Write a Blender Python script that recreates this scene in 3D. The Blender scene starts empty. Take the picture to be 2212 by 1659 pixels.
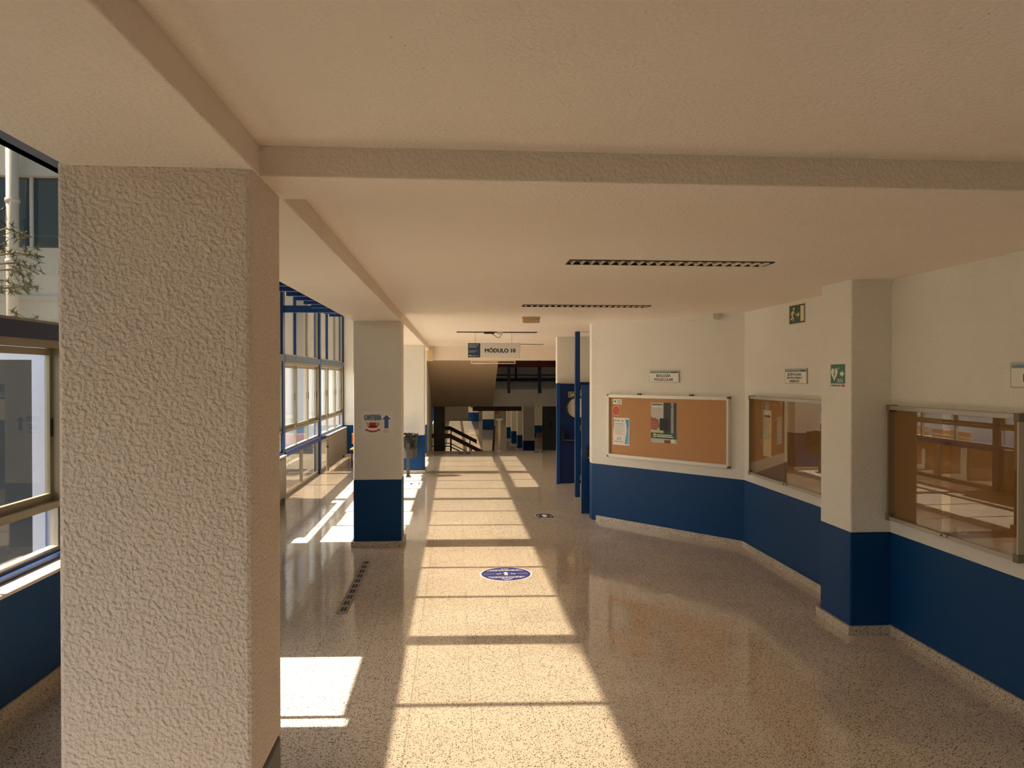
import bpy, bmesh, math, random
from mathutils import Vector, Matrix
random.seed(7)
S = bpy.context.scene
COL = S.collection
R = math.radians

# ------------------------------------------------------------------ camera, sky, sun, exposure
F_PX, CAM_H = 1640.0, 2.18
cd = bpy.data.cameras.new('camera'); cam = bpy.data.objects.new('camera', cd); COL.objects.link(cam)
cd.sensor_fit = 'HORIZONTAL'; cd.sensor_width = 36.0; cd.lens = 36.0 * F_PX / 2212.0
cd.clip_start = 0.05; cd.clip_end = 400
cam.location = (0, 0, CAM_H)
cam.rotation_euler = (R(90) - math.atan(15.5 / F_PX), 0, -math.atan(122 / F_PX))
S.camera = cam

SUN_DIR = Vector((1.0, -0.045, -0.976)).normalized()
W = bpy.data.worlds.new('world'); S.world = W; W.use_nodes = True
wn = W.node_tree; wn.nodes.clear()
wo = wn.nodes.new('ShaderNodeOutputWorld'); wb = wn.nodes.new('ShaderNodeBackground'); ws = wn.nodes.new('ShaderNodeTexSky')
ws.sky_type = 'NISHITA'; ws.sun_disc = False; ws.sun_elevation = R(44.3); ws.sun_rotation = R(-87.4)
ws.air_density = 1.0; ws.dust_density = 2.5; ws.ozone_density = 1.0
wb.inputs['Strength'].default_value = 0.5
wn.links.new(ws.outputs[0], wb.inputs[0]); wn.links.new(wb.outputs[0], wo.inputs[0])
sd = bpy.data.lights.new('sun', 'SUN'); sun = bpy.data.objects.new('sun', sd); COL.objects.link(sun)
sd.energy = 21.0; sd.angle = R(0.6); sd.color = (1.0, 0.955, 0.885)
sun.rotation_euler = SUN_DIR.to_track_quat('-Z', 'Y').to_euler()
sun.location = (-20, 8, 20)

vs = S.view_settings
vs.view_transform = 'Standard'; vs.look = 'None'; vs.gamma = 1.0; vs.use_curve_mapping = False
vs.exposure = 0.40
try:
    S.cycles.blur_glossy = 0.25; S.cycles.max_bounces = 14; S.cycles.diffuse_bounces = 7; S.cycles.transparent_max_bounces = 16
except Exception:
    pass

# ------------------------------------------------------------------ materials
def lin(c):
    return tuple(((v / 255) / 12.92 if v / 255 <= .04045 else ((v / 255 + .055) / 1.055) ** 2.4) for v in c) + (1.0,)

MATS = {}
def nodes(name):
    m = bpy.data.materials.new(name); m.use_nodes = True
    nt = m.node_tree; b = nt.nodes['Principled BSDF']
    MATS[name] = m
    return m, nt, b

def pos(nt):
    return nt.nodes.new('ShaderNodeNewGeometry').outputs['Position']

def mat(name, col, rough=.6, metal=0.0, vary=.06, scale=6.0, bump=0.0, bscale=80.0, spec=.5):
    """plain procedural surface: colour with a soft noise variation and optional fine relief"""
    m, nt, b = nodes(name)
    N = nt.nodes.new; L = nt.links.new
    p = pos(nt)
    n = N('ShaderNodeTexNoise'); n.inputs['Scale'].default_value = scale; n.inputs['Detail'].default_value = 4
    L(p, n.inputs['Vector'])
    mx = N('ShaderNodeMix'); mx.data_type = 'RGBA'
    c = lin(col)
    mx.inputs['A'].default_value = tuple(v * (1 - vary) for v in c[:3]) + (1,)
    mx.inputs['B'].default_value = tuple(min(1, v * (1 + vary)) for v in c[:3]) + (1,)
    L(n.outputs['Fac'], mx.inputs['Factor']); L(mx.outputs['Result'], b.inputs['Base Color'])
    b.inputs['Roughness'].default_value = rough; b.inputs['Metallic'].default_value = metal
    b.inputs['Specular IOR Level'].default_value = spec
    if bump:
        n2 = N('ShaderNodeTexNoise'); n2.inputs['Scale'].default_value = bscale; n2.inputs['Detail'].default_value = 3
        L(p, n2.inputs['Vector'])
        bp = N('ShaderNodeBump'); bp.inputs['Distance'].default_value = bump; bp.inputs['Strength'].default_value = 1
        L(n2.outputs['Fac'], bp.inputs['Height']); L(bp.outputs['Normal'], b.inputs['Normal'])
    return m

def stucco(name, col, dist, scale, rough=.75, vary=.04):
    """gotele plaster: wormy dents and small lumps"""
    m, nt, b = nodes(name); N = nt.nodes.new; L = nt.links.new
    p = pos(nt)
    n1 = N('ShaderNodeTexNoise'); n1.inputs['Scale'].default_value = scale; n1.inputs['Detail'].default_value = 1.5
    n1.inputs['Distortion'].default_value = .25; L(p, n1.inputs['Vector'])
    rp = N('ShaderNodeValToRGB'); rp.color_ramp.elements[0].position = .26; rp.color_ramp.elements[1].position = .74; rp.color_ramp.interpolation = 'EASE'
    L(n1.outputs['Fac'], rp.inputs['Fac'])
    n2 = N('ShaderNodeTexNoise'); n2.inputs['Scale'].default_value = 2.2; n2.inputs['Detail'].default_value = 5; L(p, n2.inputs['Vector'])
    bp = N('ShaderNodeBump'); bp.inputs['Distance'].default_value = dist; L(rp.outputs['Color'], bp.inputs['Height'])
    L(bp.outputs['Normal'], b.inputs['Normal'])
    c = lin(col); mx = N('ShaderNodeMix'); mx.data_type = 'RGBA'
    mx.inputs['A'].default_value = tuple(v * (1 - vary) for v in c[:3]) + (1,); mx.inputs['B'].default_value = tuple(min(1, v * (1 + vary)) for v in c[:3]) + (1,)
    L(n2.outputs['Fac'], mx.inputs['Factor'])
    # sparse dark specks
    v = N('ShaderNodeTexVoronoi'); v.inputs['Scale'].default_value = 9; L(p, v.inputs['Vector'])
    lt = N('ShaderNodeMath'); lt.operation = 'LESS_THAN'; lt.inputs[1].default_value = .035; L(v.outputs['Distance'], lt.inputs[0])
    mx2 = N('ShaderNodeMix'); mx2.data_type = 'RGBA'; L(lt.outputs[0], mx2.inputs['Factor']); L(mx.outputs['Result'], mx2.inputs['A'])
    mx2.inputs['B'].default_value = tuple(x * .6 for x in c[:3]) + (1,)
    L(mx2.outputs['Result'], b.inputs['Base Color'])
    b.inputs['Roughness'].default_value = rough; b.inputs['Specular IOR Level'].default_value = .35
    return m

def terrazzo(name, base, chip, chip2, rough, scale=1.0, dens=.42, tint=True):
    m, nt, b = nodes(name); N = nt.nodes.new; L = nt.links.new
    p = pos(nt)
    def layer(sc, thr, seed):
        mp = N('ShaderNodeMapping'); mp.inputs['Scale'].default_value = (sc, sc * 1.0, sc); mp.inputs['Location'].default_value = (seed, seed * .7, 0)
        L(p, mp.inputs['Vector'])
        nz = N('ShaderNodeTexNoise'); nz.inputs['Scale'].default_value = 1.3; nz.inputs['Detail'].default_value = 2; L(mp.outputs[0], nz.inputs['Vector'])
        ad = N('ShaderNodeMix'); ad.data_type = 'VECTOR'; ad.inputs['Factor'].default_value = .28; L(mp.outputs[0], ad.inputs['A'])
        sc2 = N('ShaderNodeVectorMath'); sc2.operation = 'MULTIPLY_ADD'; L(nz.outputs['Color'], sc2.inputs[0]); sc2.inputs[1].default_value = (.9, .9, .9); L(mp.outputs[0], sc2.inputs[2])
        v = N('ShaderNodeTexVoronoi'); v.inputs['Scale'].default_value = 1.0; v.inputs['Randomness'].default_value = 1; L(sc2.outputs[0], v.inputs['Vector'])
        sep = N('ShaderNodeSeparateColor'); L(v.outputs['Color'], sep.inputs[0])
        mul = N('ShaderNodeMapRange'); mul.inputs['To Min'].default_value = thr * .35; mul.inputs['To Max'].default_value = thr; L(sep.outputs[0], mul.inputs['Value'])
        lt = N('ShaderNodeMath'); lt.operation = 'LESS_THAN'; L(v.outputs['Distance'], lt.inputs[0]); L(mul.outputs[0], lt.inputs[1])
        return lt.outputs[0], sep.outputs[1]
    f1, r1 = layer(80 * scale, dens, 0.0)
    f2, r2 = layer(140 * scale, dens * .95, 5.3)
    big = N('ShaderNodeTexNoise'); big.inputs['Scale'].default_value = 1.1; big.inputs['Detail'].default_value = 5; L(p, big.inputs['Vector'])
    bc = lin(base)
    m0 = N('ShaderNodeMix'); m0.data_type = 'RGBA'; L(big.outputs['Fac'], m0.inputs['Factor'])
    m0.inputs['A'].default_value = tuple(v * .88 for v in bc[:3]) + (1,); m0.inputs['B'].default_value = tuple(min(1, v * 1.1) for v in bc[:3]) + (1,)
    ma = N('ShaderNodeMix'); ma.data_type = 'RGBA'; L(f2, ma.inputs['Factor']); L(m0.outputs['Result'], ma.inputs['A']); ma.inputs['B'].default_value = lin(chip2)
    cm = N('ShaderNodeMix'); cm.data_type = 'RGBA'; L(r1, cm.inputs['Factor']); cm.inputs['A'].default_value = lin(chip); cm.inputs['B'].default_value = tuple(v * 2.0 for v in lin(chip)[:3]) + (1,)
    mb_ = N('ShaderNodeMix'); mb_.data_type = 'RGBA'; L(f1, mb_.inputs['Factor']); L(ma.outputs['Result'], mb_.inputs['A']); L(cm.outputs['Result'], mb_.inputs['B'])
    out = mb_.outputs['Result']
    if tint:
        oi = N('ShaderNodeObjectInfo'); mr = N('ShaderNodeMapRange'); mr.inputs['To Min'].default_value = .94; mr.inputs['To Max'].default_value = 1.04
        L(oi.outputs['Random'], mr.inputs['Value'])
        hv = N('ShaderNodeHueSaturation'); L(mr.outputs[0], hv.inputs['Value']); L(out, hv.inputs['Color']); out = hv.outputs['Color']
    L(out, b.inputs['Base Color'])
    rn = N('ShaderNodeTexNoise'); rn.inputs['Scale'].default_value = 2.0; rn.inputs['Detail'].default_value = 6; L(p, rn.inputs['Vector'])
    mr = N('ShaderNodeMapRange'); mr.inputs['To Min'].default_value = rough * .6; mr.inputs['To Max'].default_value = rough * 1.5; L(rn.outputs['Fac'], mr.inputs['Value'])
    L(mr.outputs[0], b.inputs['Roughness'])
    wv = N('ShaderNodeTexNoise'); wv.inputs['Scale'].default_value = 4.5; wv.inputs['Detail'].default_value = 1; L(p, wv.inputs['Vector'])
    bp = N('ShaderNodeBump'); bp.inputs['Distance'].default_value = .0016; L(wv.outputs['Fac'], bp.inputs['Height']); L(bp.outputs['Normal'], b.inputs['Normal'])
    return m

def glass(name, tint, refl=1.0, dirt=0.0):
    """thin architectural pane: transparent sheet with Fresnel mirror reflection and a film of dust"""
    m = bpy.data.materials.new(name); m.use_nodes = True; MATS[name] = m
    nt = m.node_tree; nt.nodes.clear(); N = nt.nodes.new; L = nt.links.new
    o = N('ShaderNodeOutputMaterial'); t = N('ShaderNodeBsdfTransparent'); t.inputs[0].default_value = tuple(tint) + (1,)
    g = N('ShaderNodeBsdfGlossy'); g.inputs['Roughness'].default_value = .0; g.inputs['Color'].default_value = (refl, refl, refl, 1)
    fr = N('ShaderNodeFresnel'); ge = N('ShaderNodeNewGeometry')       # same Fresnel on both faces of the thin sheet
    ir = N('ShaderNodeMapRange'); ir.inputs['To Min'].default_value = 1.5; ir.inputs['To Max'].default_value = 1 / 1.5
    L(ge.outputs['Backfacing'], ir.inputs['Value']); L(ir.outputs[0], fr.inputs['IOR'])
    mx = N('ShaderNodeMixShader'); L(fr.outputs[0], mx.inputs[0]); L(t.outputs[0], mx.inputs[1]); L(g.outputs[0], mx.inputs[2])
    out = mx.outputs[0]
    if dirt:
        d = N('ShaderNodeBsdfDiffuse'); d.inputs[0].default_value = (.62, .62, .58, 1)
        nz = N('ShaderNodeTexNoise'); nz.inputs['Scale'].default_value = 3; nz.inputs['Detail'].default_value = 6; L(pos(nt), nz.inputs['Vector'])
        mr = N('ShaderNodeMapRange'); mr.inputs['To Min'].default_value = dirt * .3; mr.inputs['To Max'].default_value = dirt * 1.7; L(nz.outputs['Fac'], mr.inputs['Value'])
        m2 = N('ShaderNodeMixShader'); L(mr.outputs[0], m2.inputs[0]); L(out, m2.inputs[1]); L(d.outputs[0], m2.inputs[2]); out = m2.outputs[0]
    L(out, o.inputs[0])
    return m

stucco('plaster', (232, 228, 217), .0030, 75)
stucco('plaster_rough', (230, 214, 202), .0046, 66)
stucco('ceiling_plaster', (236, 223, 209), .0022, 62, rough=.55)
mat('blue_paint', (0, 60, 110), .5, vary=.05, scale=3, bump=.0012, bscale=75, spec=.25)
mat('blue_steel', (4, 60, 122), .38, vary=.05)
mat('navy_steel', (6, 34, 78), .4, vary=.05)
mat('blue_grey_steel', (70, 98, 128), .45, vary=.08)
mat('door_blue', (2, 62, 124), .4, vary=.05)
mat('door_navy', (2, 34, 88), .4, vary=.05)
mat('aluminium', (176, 168, 152), .38, .55, vary=.04)
mat('aluminium_bronze', (150, 138, 112), .42, .4, vary=.05)
mat('aluminium_white', (226, 222, 212), .4, .15, vary=.03)
mat('plastic_olive', (112, 104, 82), .5)
mat('cork', (192, 144, 98), .85, vary=.10, scale=40, bump=.0006, bscale=400)
mat('cork_dark', (154, 120, 74), .8, vary=.10, scale=30)
mat('paper', (236, 232, 224), .6, vary=.02)
mat('sign_white', (232, 226, 214), .45, vary=.02)
mat('ink', (26, 26, 30), .6, vary=.02)
mat('ink_grey', (120, 120, 122), .6, vary=.02)
mat('print_blue', (56, 108, 168), .5, vary=.03)
mat('print_light_blue', (130, 178, 214), .5, vary=.03)
mat('print_cyan', (60, 148, 196), .5, vary=.05)
mat('print_red', (190, 52, 34), .5, vary=.08)
mat('print_orange', (226, 108, 50), .5, vary=.15, scale=60)
mat('print_maroon', (138, 38, 30), .5, vary=.08)
mat('print_skin', (158, 84, 66), .5, vary=.15, scale=30)
mat('print_pink', (216, 170, 160), .5, vary=.05)
mat('print_green', (40, 84, 34), .5, vary=.1)
mat('print_dark', (48, 46, 46), .5, vary=.3, scale=30)
mat('print_trunk', (150, 150, 142), .5, vary=.4, scale=35)
mat('print_pale', (190, 188, 176), .5, vary=.2, scale=18)
mat('print_lime', (186, 190, 140), .5, vary=.15, scale=20)
mat('sign_green', (0, 104, 62), .4, vary=.03)
mat('sign_green_dark', (16, 70, 42), .4, vary=.03)
mat('sign_cream', (228, 206, 158), .45, vary=.03)
mat('sign_steel_blue', (42, 70, 100), .45, vary=.04)
mat('sign_teal', (108, 142, 150), .45, vary=.04)
mat('sticker_blue', (44, 52, 124), .4, vary=.04)
mat('sticker_navy', (24, 28, 72), .45, vary=.04)
mat('sticker_white', (238, 238, 240), .4, vary=.02)
mat('black_plastic', (16, 16, 18), .35, vary=.1)
mat('black_bag', (22, 21, 20), .28, vary=.25, scale=22, bump=.01, bscale=26)
mat('dark_metal', (40, 40, 40), .4, .4)
mat('grey_metal', (70, 66, 60), .45, .3)
mat('radiator_paint', (152, 142, 126), .5, vary=.05)
mat('louvre_metal', (176, 158, 130), .45, .1)
mat('fixture_dark', (34, 28, 24), .6)
mat('fixture_cream', (214, 190, 150), .5, vary=.04)
mat('tube_white', (236, 230, 214), .35)
mat('grate_steel', (168, 156, 138), .5, .0)
mat('joint', (128, 106, 82), .8)
mat('stone_sill', (226, 206, 186), .5, vary=.08, scale=9)
mat('brown_wood', (62, 26, 16), .5, vary=.15, scale=8)
mat('maroon_steel', (104, 26, 18), .45)
mat('orange_laminate', (210, 120, 52), .45)
mat('tan_wood', (214, 168, 116), .6, vary=.12, scale=12)
mat('grey_door', (74, 80, 78), .5)
mat('facade_white', (196, 200, 198), .8, vary=.06, scale=2, bump=.003, bscale=30)
mat('facade_concrete', (188, 192, 192), .85, vary=.12, scale=1.5, bump=.003, bscale=24)
mat('facade_dark_glass', (40, 62, 76), .08, vary=.2, scale=.8)
mat('gallery_pane', (196, 190, 180), .3)
mat('stair_paint', (196, 172, 144), .8)
mat('post_paint', (190, 174, 156), .45)
mat('pavement', (168, 160, 146), .9, vary=.12, scale=2)
mat('grass', (74, 98, 50), .95, vary=.3, scale=6)
mat('leaf', (88, 104, 60), .7, vary=.3, scale=20)
mat('bark', (140, 122, 100), .9, vary=.2, scale=30)
mat('pipe_zinc', (214, 208, 196), .5, .1)
mat('vest_white', (184, 182, 186), .45)
mat('vest_glass', (22, 30, 34), .06, vary=.3, scale=2)
mat('column_granite', (84, 82, 78), .6, vary=.5, scale=120)
mat('steps_stone', (150, 138, 120), .6, vary=.1)
mat('brick_red', (150, 92, 70), .8, vary=.25, scale=20)
terrazzo('terrazzo', (218, 205, 185), (84, 66, 50), (160, 134, 106), .07, dens=.44)
terrazzo('terrazzo_base', (212, 200, 176), (58, 46, 34), (150, 126, 98), .3, dens=.45)
glass('glass_clear', (.94, .95, .94), dirt=.02)
glass('glass_upper', (.52, .485, .43), dirt=.025)
glass('glass_dark_tint', (.35, .35, .35), dirt=.3)  # dark tint for the added roof light, limits how much it brightens the gallery
glass('glass_case', (.92, .87, .76), refl=.9)

# ------------------------------------------------------------------ mesh helpers
def tag(o, label=None, cat=None, group=None, kind=None):
    if label: o['label'] = label
    if cat: o['category'] = cat
    if group: o['group'] = group
    if kind: o['kind'] = kind
    return o

def link(name, data, parent=None, loc=(0, 0, 0), rot=(0, 0, 0)):
    o = bpy.data.objects.new(name, data); COL.objects.link(o)
    o.location = loc; o.rotation_euler = rot
    if parent: o.parent = parent
    return o

def empty(name, loc=(0, 0, 0), rotz=0.0, parent=None):
    o = link(name, None, parent, loc, (0, 0, rotz)); o.empty_display_size = .1
    return o

class MB:
    def __init__(s): s.v = []; s.f = []; s.m = []; s.sm = []
    def add(s, vs, fs, mi=0, smooth=False):
        n = len(s.v); s.v += [tuple(p) for p in vs]
        for f in fs: s.f.append([n + i for i in f]); s.m.append(mi); s.sm.append(smooth)
        return s
    def box(s, x0, x1, y0, y1, z0, z1, mi=0):
        vs = [(x0, y0, z0), (x1, y0, z0), (x1, y1, z0), (x0, y1, z0), (x0, y0, z1), (x1, y0, z1), (x1, y1, z1), (x0, y1, z1)]
        return s.add(vs, [(0, 3, 2, 1), (4, 5, 6, 7), (0, 1, 5, 4), (1, 2, 6, 5), (2, 3, 7, 6), (3, 0, 4, 7)], mi)
    def prism(s, pts, z0, z1, mi=0):
        n = len(pts)
        vs = [(x, y, z0) for x, y in pts] + [(x, y, z1) for x, y in pts]
        return s.add(vs, [tuple(range(n))[::-1], tuple(range(n, 2 * n))] + [(i, (i + 1) % n, n + (i + 1) % n, n + i) for i in range(n)], mi)
    def plate(s, pts, y0, y1, mi=0):
        """outline in local x,z extruded along y (y0 = face towards the viewer)"""
        n = len(pts)
        vs = [(x, y0, z) for x, z in pts] + [(x, y1, z) for x, z in pts]
        return s.add(vs, [tuple(range(n)), tuple(range(n, 2 * n))[::-1]] + [(i, n + i, n + (i + 1) % n, (i + 1) % n) for i in range(n)], mi)
    def cyl(s, p0, p1, r0, r1=None, n=12, mi=0, caps=True):
        r1 = r0 if r1 is None else r1
        a = Vector(p0); b = Vector(p1); d = (b - a).normalized()
        u = d.orthogonal().normalized(); w = d.cross(u)
        vs = []
        for c, r in ((a, r0), (b, r1)):
            for i in range(n):
                t = 2 * math.pi * i / n; vs.append(c + u * (r * math.cos(t)) + w * (r * math.sin(t)))
        k = len(s.v); s.v += [tuple(p) for p in vs]
        for i in range(n):
            j = (i + 1) % n; s.f.append([k + i, k + j, k + n + j, k + n + i]); s.m.append(mi); s.sm.append(True)
        if caps:
            s.f.append([k + i for i in range(n)][::-1]); s.m.append(mi); s.sm.append(False)
            s.f.append([k + n + i for i in range(n)]); s.m.append(mi); s.sm.append(False)
        return s
    def tube(s, path, r, n=8, mi=0):
        path = [Vector(p) for p in path]; rings = []; k = len(s.v)
        for i, p in enumerate(path):
            d = (path[min(i + 1, len(path) - 1)] - path[max(i - 1, 0)]).normalized()
            ref = Vector((0, 0, 1)) if abs(d.z) < .95 else Vector((1, 0, 0))
            u = d.cross(ref).normalized(); w = d.cross(u)
            for j in range(n):
                t = 2 * math.pi * j / n; s.v.append(tuple(p + u * (r * math.cos(t)) + w * (r * math.sin(t))))
        for i in range(len(path) - 1):
            for j in range(n):
                q = (j + 1) % n
                s.f.append([k + i * n + j, k + i * n + q, k + (i + 1) * n + q, k + (i + 1) * n + j]); s.m.append(mi); s.sm.append(True)
        s.f.append([k + j for j in range(n)][::-1]); s.m.append(mi); s.sm.append(False)
        e = k + (len(path) - 1) * n
        s.f.append([e + j for j in range(n)]); s.m.append(mi); s.sm.append(False)
        return s
    def lathe(s, prof, c=(0, 0, 0), n=20, mi=0, wob=None):
        k = len(s.v)
        for a, (r, z) in enumerate(prof):
            for j in range(n):
                t = 2 * math.pi * j / n; rr = r * (1 + (wob(a, j) if wob else 0))
                s.v.append((c[0] + rr * math.cos(t), c[1] + rr * math.sin(t), c[2] + z + (wob(a + 50, j) * .3 if wob else 0)))
        for a in range(len(prof) - 1):
            for j in range(n):
                q = (j + 1) % n; s.f.append([k + a * n + j, k + a * n + q, k + (a + 1) * n + q, k + (a + 1) * n + j]); s.m.append(mi); s.sm.append(True)
        return s
    def text(s, body, x0, x1, z0, z1, y, mi, bold=0.0, align='CENTER', spacing=1.0):
        """lettering fitted into the rectangle x0..x1, z0..z1 on the plane y"""
        c = bpy.data.curves.new('lettering', 'FONT'); c.body = body; c.align_x = align; c.size = 1; c.space_line = spacing
        c.resolution_u = 3
        o = bpy.data.objects.new('lettering', c); COL.objects.link(o)
        bpy.context.view_layer.update()
        me = bpy.data.meshes.new_from_object(o.evaluated_get(bpy.context.evaluated_depsgraph_get()))
        xs = [v.co.x for v in me.vertices]; ys = [v.co.y for v in me.vertices]
        ax, bx, ay, by = min(xs), max(xs), min(ys), max(ys)
        vs = [(x0 + (v.co.x - ax) / (bx - ax) * (x1 - x0), y, z0 + (v.co.y - ay) / (by - ay) * (z1 - z0)) for v in me.vertices]
        fs = [tuple(p.vertices) for p in me.polygons]
        s.add(vs, fs, mi)
        if bold:                                    # heavier strokes: the same outline set a hair to the sides
            e = bold * (z1 - z0) * 1.6
            for k, (dx, dz) in enumerate(((e, 0), (-e, 0), (0, e), (0, -e))):
                s.add([(x + dx, yy - .00004 * (k + 1), z + dz) for x, yy, z in vs], fs, mi)
        bpy.data.objects.remove(o); bpy.data.curves.remove(c); bpy.data.meshes.remove(me)
        return s
    def mesh(s, name, mats, recalc=True):
        me = bpy.data.meshes.new(name); me.from_pydata(s.v, [], s.f); me.update()
        for m in mats: me.materials.append(MATS[m])
        for p, mi, sm in zip(me.polygons, s.m, s.sm): p.material_index = mi; p.use_smooth = sm
        if recalc:
            bm = bmesh.new(); bm.from_mesh(me); bmesh.ops.recalc_face_normals(bm, faces=bm.faces); bm.to_mesh(me); bm.free()
        return me
    def build(s, name, mats, parent=None, loc=(0, 0, 0), rot=(0, 0, 0), bevel=0.0, seg=2):
        if isinstance(mats, str): mats = [mats]
        o = link(name, s.mesh(name, mats), parent, loc, rot)
        if bevel:
            b = o.modifiers.new('bevel', 'BEVEL'); b.width = bevel; b.segments = seg; b.limit_method = 'ANGLE'; b.angle_limit = R(40)
        return o

def bx(*a, mi=0): return MB().box(*a, mi=mi)
def ell(cx, cz, rx, rz, n=24, a0=0.0, a1=2 * math.pi):
    return [(cx + rx * math.cos(a0 + (a1 - a0) * i / n), cz + rz * math.sin(a0 + (a1 - a0) * i / n)) for i in range(n if a1 - a0 > 6.28 else n + 1)]
def rrect(x0, x1, z0, z1, r, n=4):
    p = []
    for cx, cz, a in ((x1 - r, z1 - r, 0), (x0 + r, z1 - r, 90), (x0 + r, z0 + r, 180), (x1 - r, z0 + r, 270)):
        p += [(cx + r * math.cos(R(a + 90 * i / n)), cz + r * math.sin(R(a + 90 * i / n))) for i in range(n + 1)]
    return p
def rect(x0, x1, z0, z1): return [(x0, z0), (x1, z0), (x1, z1), (x0, z1)]
def struct(o, label, cat): return tag(o, label, cat, kind='structure')

# ================================================================== ROOM SHELL
CEIL, SOF, WAINS = 3.0, 2.89, 0.862
XR, XL = 3.68, -2.87            # right wall face, inner face of the low wall under the near windows
WX = -3.10                      # glass plane of the long window wall
POSTS = [-0.88, 2.77, 6.42, 10.07, 13.72, 17.37, 21.02]
Y0, YE = -3.8, 22.45            # back of the hall, edge of the floor at the stairs

# ---- floor: slab, single tiles near the camera, the others joined
TS, GAP, TX0, TY0 = .40, .0014, .10, .29
fl = MB()
fl.box(-3.25, 5.3, Y0, YE, -.30, -.012)
floor = struct(fl.build('floor', ['joint']), 'polished beige terrazzo tile floor of the long hallway', 'floor')
tb = MB(); h = TS / 2 - GAP / 2; c = .0008
vs = [(-h, -h, -.012), (h, -h, -.012), (h, h, -.012), (-h, h, -.012), (-h, -h, -c), (h, -h, -c), (h, h, -c), (-h, h, -c),
      (-h + c, -h + c, 0), (h - c, -h + c, 0), (h - c, h - c, 0), (-h + c, h - c, 0)]
tb.add(vs, [(0, 1, 5, 4), (1, 2, 6, 5), (2, 3, 7, 6), (3, 0, 4, 7), (4, 5, 9, 8), (5, 6, 10, 9), (6, 7, 11, 10), (7, 4, 8, 11), (8, 9, 10, 11)])
tile_me = tb.mesh('floor_tile', ['terrazzo'])
spots = []
for i in range(-9, 14):
    for j in range(-11, 57):
        cx = TX0 + TS * (i + .5); cy = TY0 + TS * (j + .5)
        if -3.2 < cx < 5.2 and Y0 < cy < YE: spots.append((cx, cy))
near = sorted([p for p in spots if 3.9 < p[1] < 12.5 and -.245 * p[1] < p[0] < min(3.6, .72 * p[1] + .2)], key=lambda p: p[1])[:300]
ns = set(near)
for p in near:
    link('floor_tile', tile_me, floor, (p[0], p[1], 0))
rest = MB()
for p in spots:
    if p not in ns:
        rest.add([(a + p[0], b + p[1], z) for a, b, z in vs], [(4, 5, 9, 8), (5, 6, 10, 9), (6, 7, 11, 10), (7, 4, 8, 11), (8, 9, 10, 11)])
o = rest.build('floor_tiles', ['terrazzo'], floor); tag(o, kind='stuff')

# ---- ceiling with openings for the recessed lights
HOLES = [(.80, 2.27, 5.27, 5.47), (.77, 2.24, 8.58, 8.80), (.02, 1.49, 13.80, 14.02), (.75, 2.22, 18.98, 19.18)]
xs = sorted({-.70, 5.3} | {v for hh in HOLES for v in hh[:2]}); ys = sorted({Y0, 20.42} | {v for hh in HOLES for v in hh[2:]})
cm = MB()
for a, b in zip(xs, xs[1:]):
    for c0, d0 in zip(ys, ys[1:]):
        if any(a >= q[0] - 1e-6 and b <= q[1] + 1e-6 and c0 >= q[2] - 1e-6 and d0 <= q[3] + 1e-6 for q in HOLES): continue
        cm.box(a, b, c0, d0, CEIL, CEIL + .02)
cm.box(-.75, 5.3, Y0, 20.42, 3.22, 3.45)
struct(cm.build('ceiling', ['ceiling_plaster']), 'cream textured plaster ceiling over the hallway', 'ceiling')

# ---- beams
def beam(name, args, label, bev=.006, m='ceiling_plaster'):
    return struct(bx(*args).build(name, [m], bevel=bev), label, 'beam')
beam('ceiling_beam', (-1.31, -.69, Y0, 21.0, SOF, 5.4), 'long plaster ceiling beam running over the row of columns')
beam('ceiling_beam', (-.70, 3.70, 2.755, 3.10, SOF, 3.1), 'plaster cross beam spanning the hallway beside the nearest column')
beam('ceiling_beam', (-.79, 5.3, 20.42, 20.95, 2.63, 3.45), 'deep plaster cross beam at the far end above the stairs')

# ---- columns: plaster above, blue paint below, terrazzo plinth
def column(x0, x1, y0, y1, z1, label, plinth=True, low='blue_paint', hz=WAINS, m='plaster', bev=.012, z0=0.0):
    t = struct(empty('column', ((x0 + x1) / 2, (y0 + y1) / 2, z0)), label, 'column')
    cx, cy = (x0 + x1) / 2, (y0 + y1) / 2
    bx(x0 - cx, x1 - cx, y0 - cy, y1 - cy, hz, z1 - z0).build('shaft', [m], t, bevel=bev)
    bx(x0 - cx, x1 - cx, y0 - cy, y1 - cy, 0, hz).build('painted_base', [low], t, bevel=bev)
    if plinth:
        e = .028
        bx(x0 - cx - e, x1 - cx + e, y0 - cy - e, y1 - cy + e, 0, .075).build('plinth', ['terrazzo_base'], t, bevel=.003)
    return t
column(-1.335, -.695, 2.655, 3.085, SOF + .02, 'nearest big square column with rough beige plaster', False, 'column_granite', .755, 'plaster_rough', .018)
column(-1.30, -.69, 9.80, 10.22, SOF + .02, 'white and blue column carrying the cafeteria notice')
column(-1.31, -.70, 17.22, 17.64, SOF + .02, 'white and blue column beside the litter bin')
column(3.325, 3.80, 6.17, 6.70, 3.02, 'white and blue pier between the two glass display cases', True)

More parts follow.
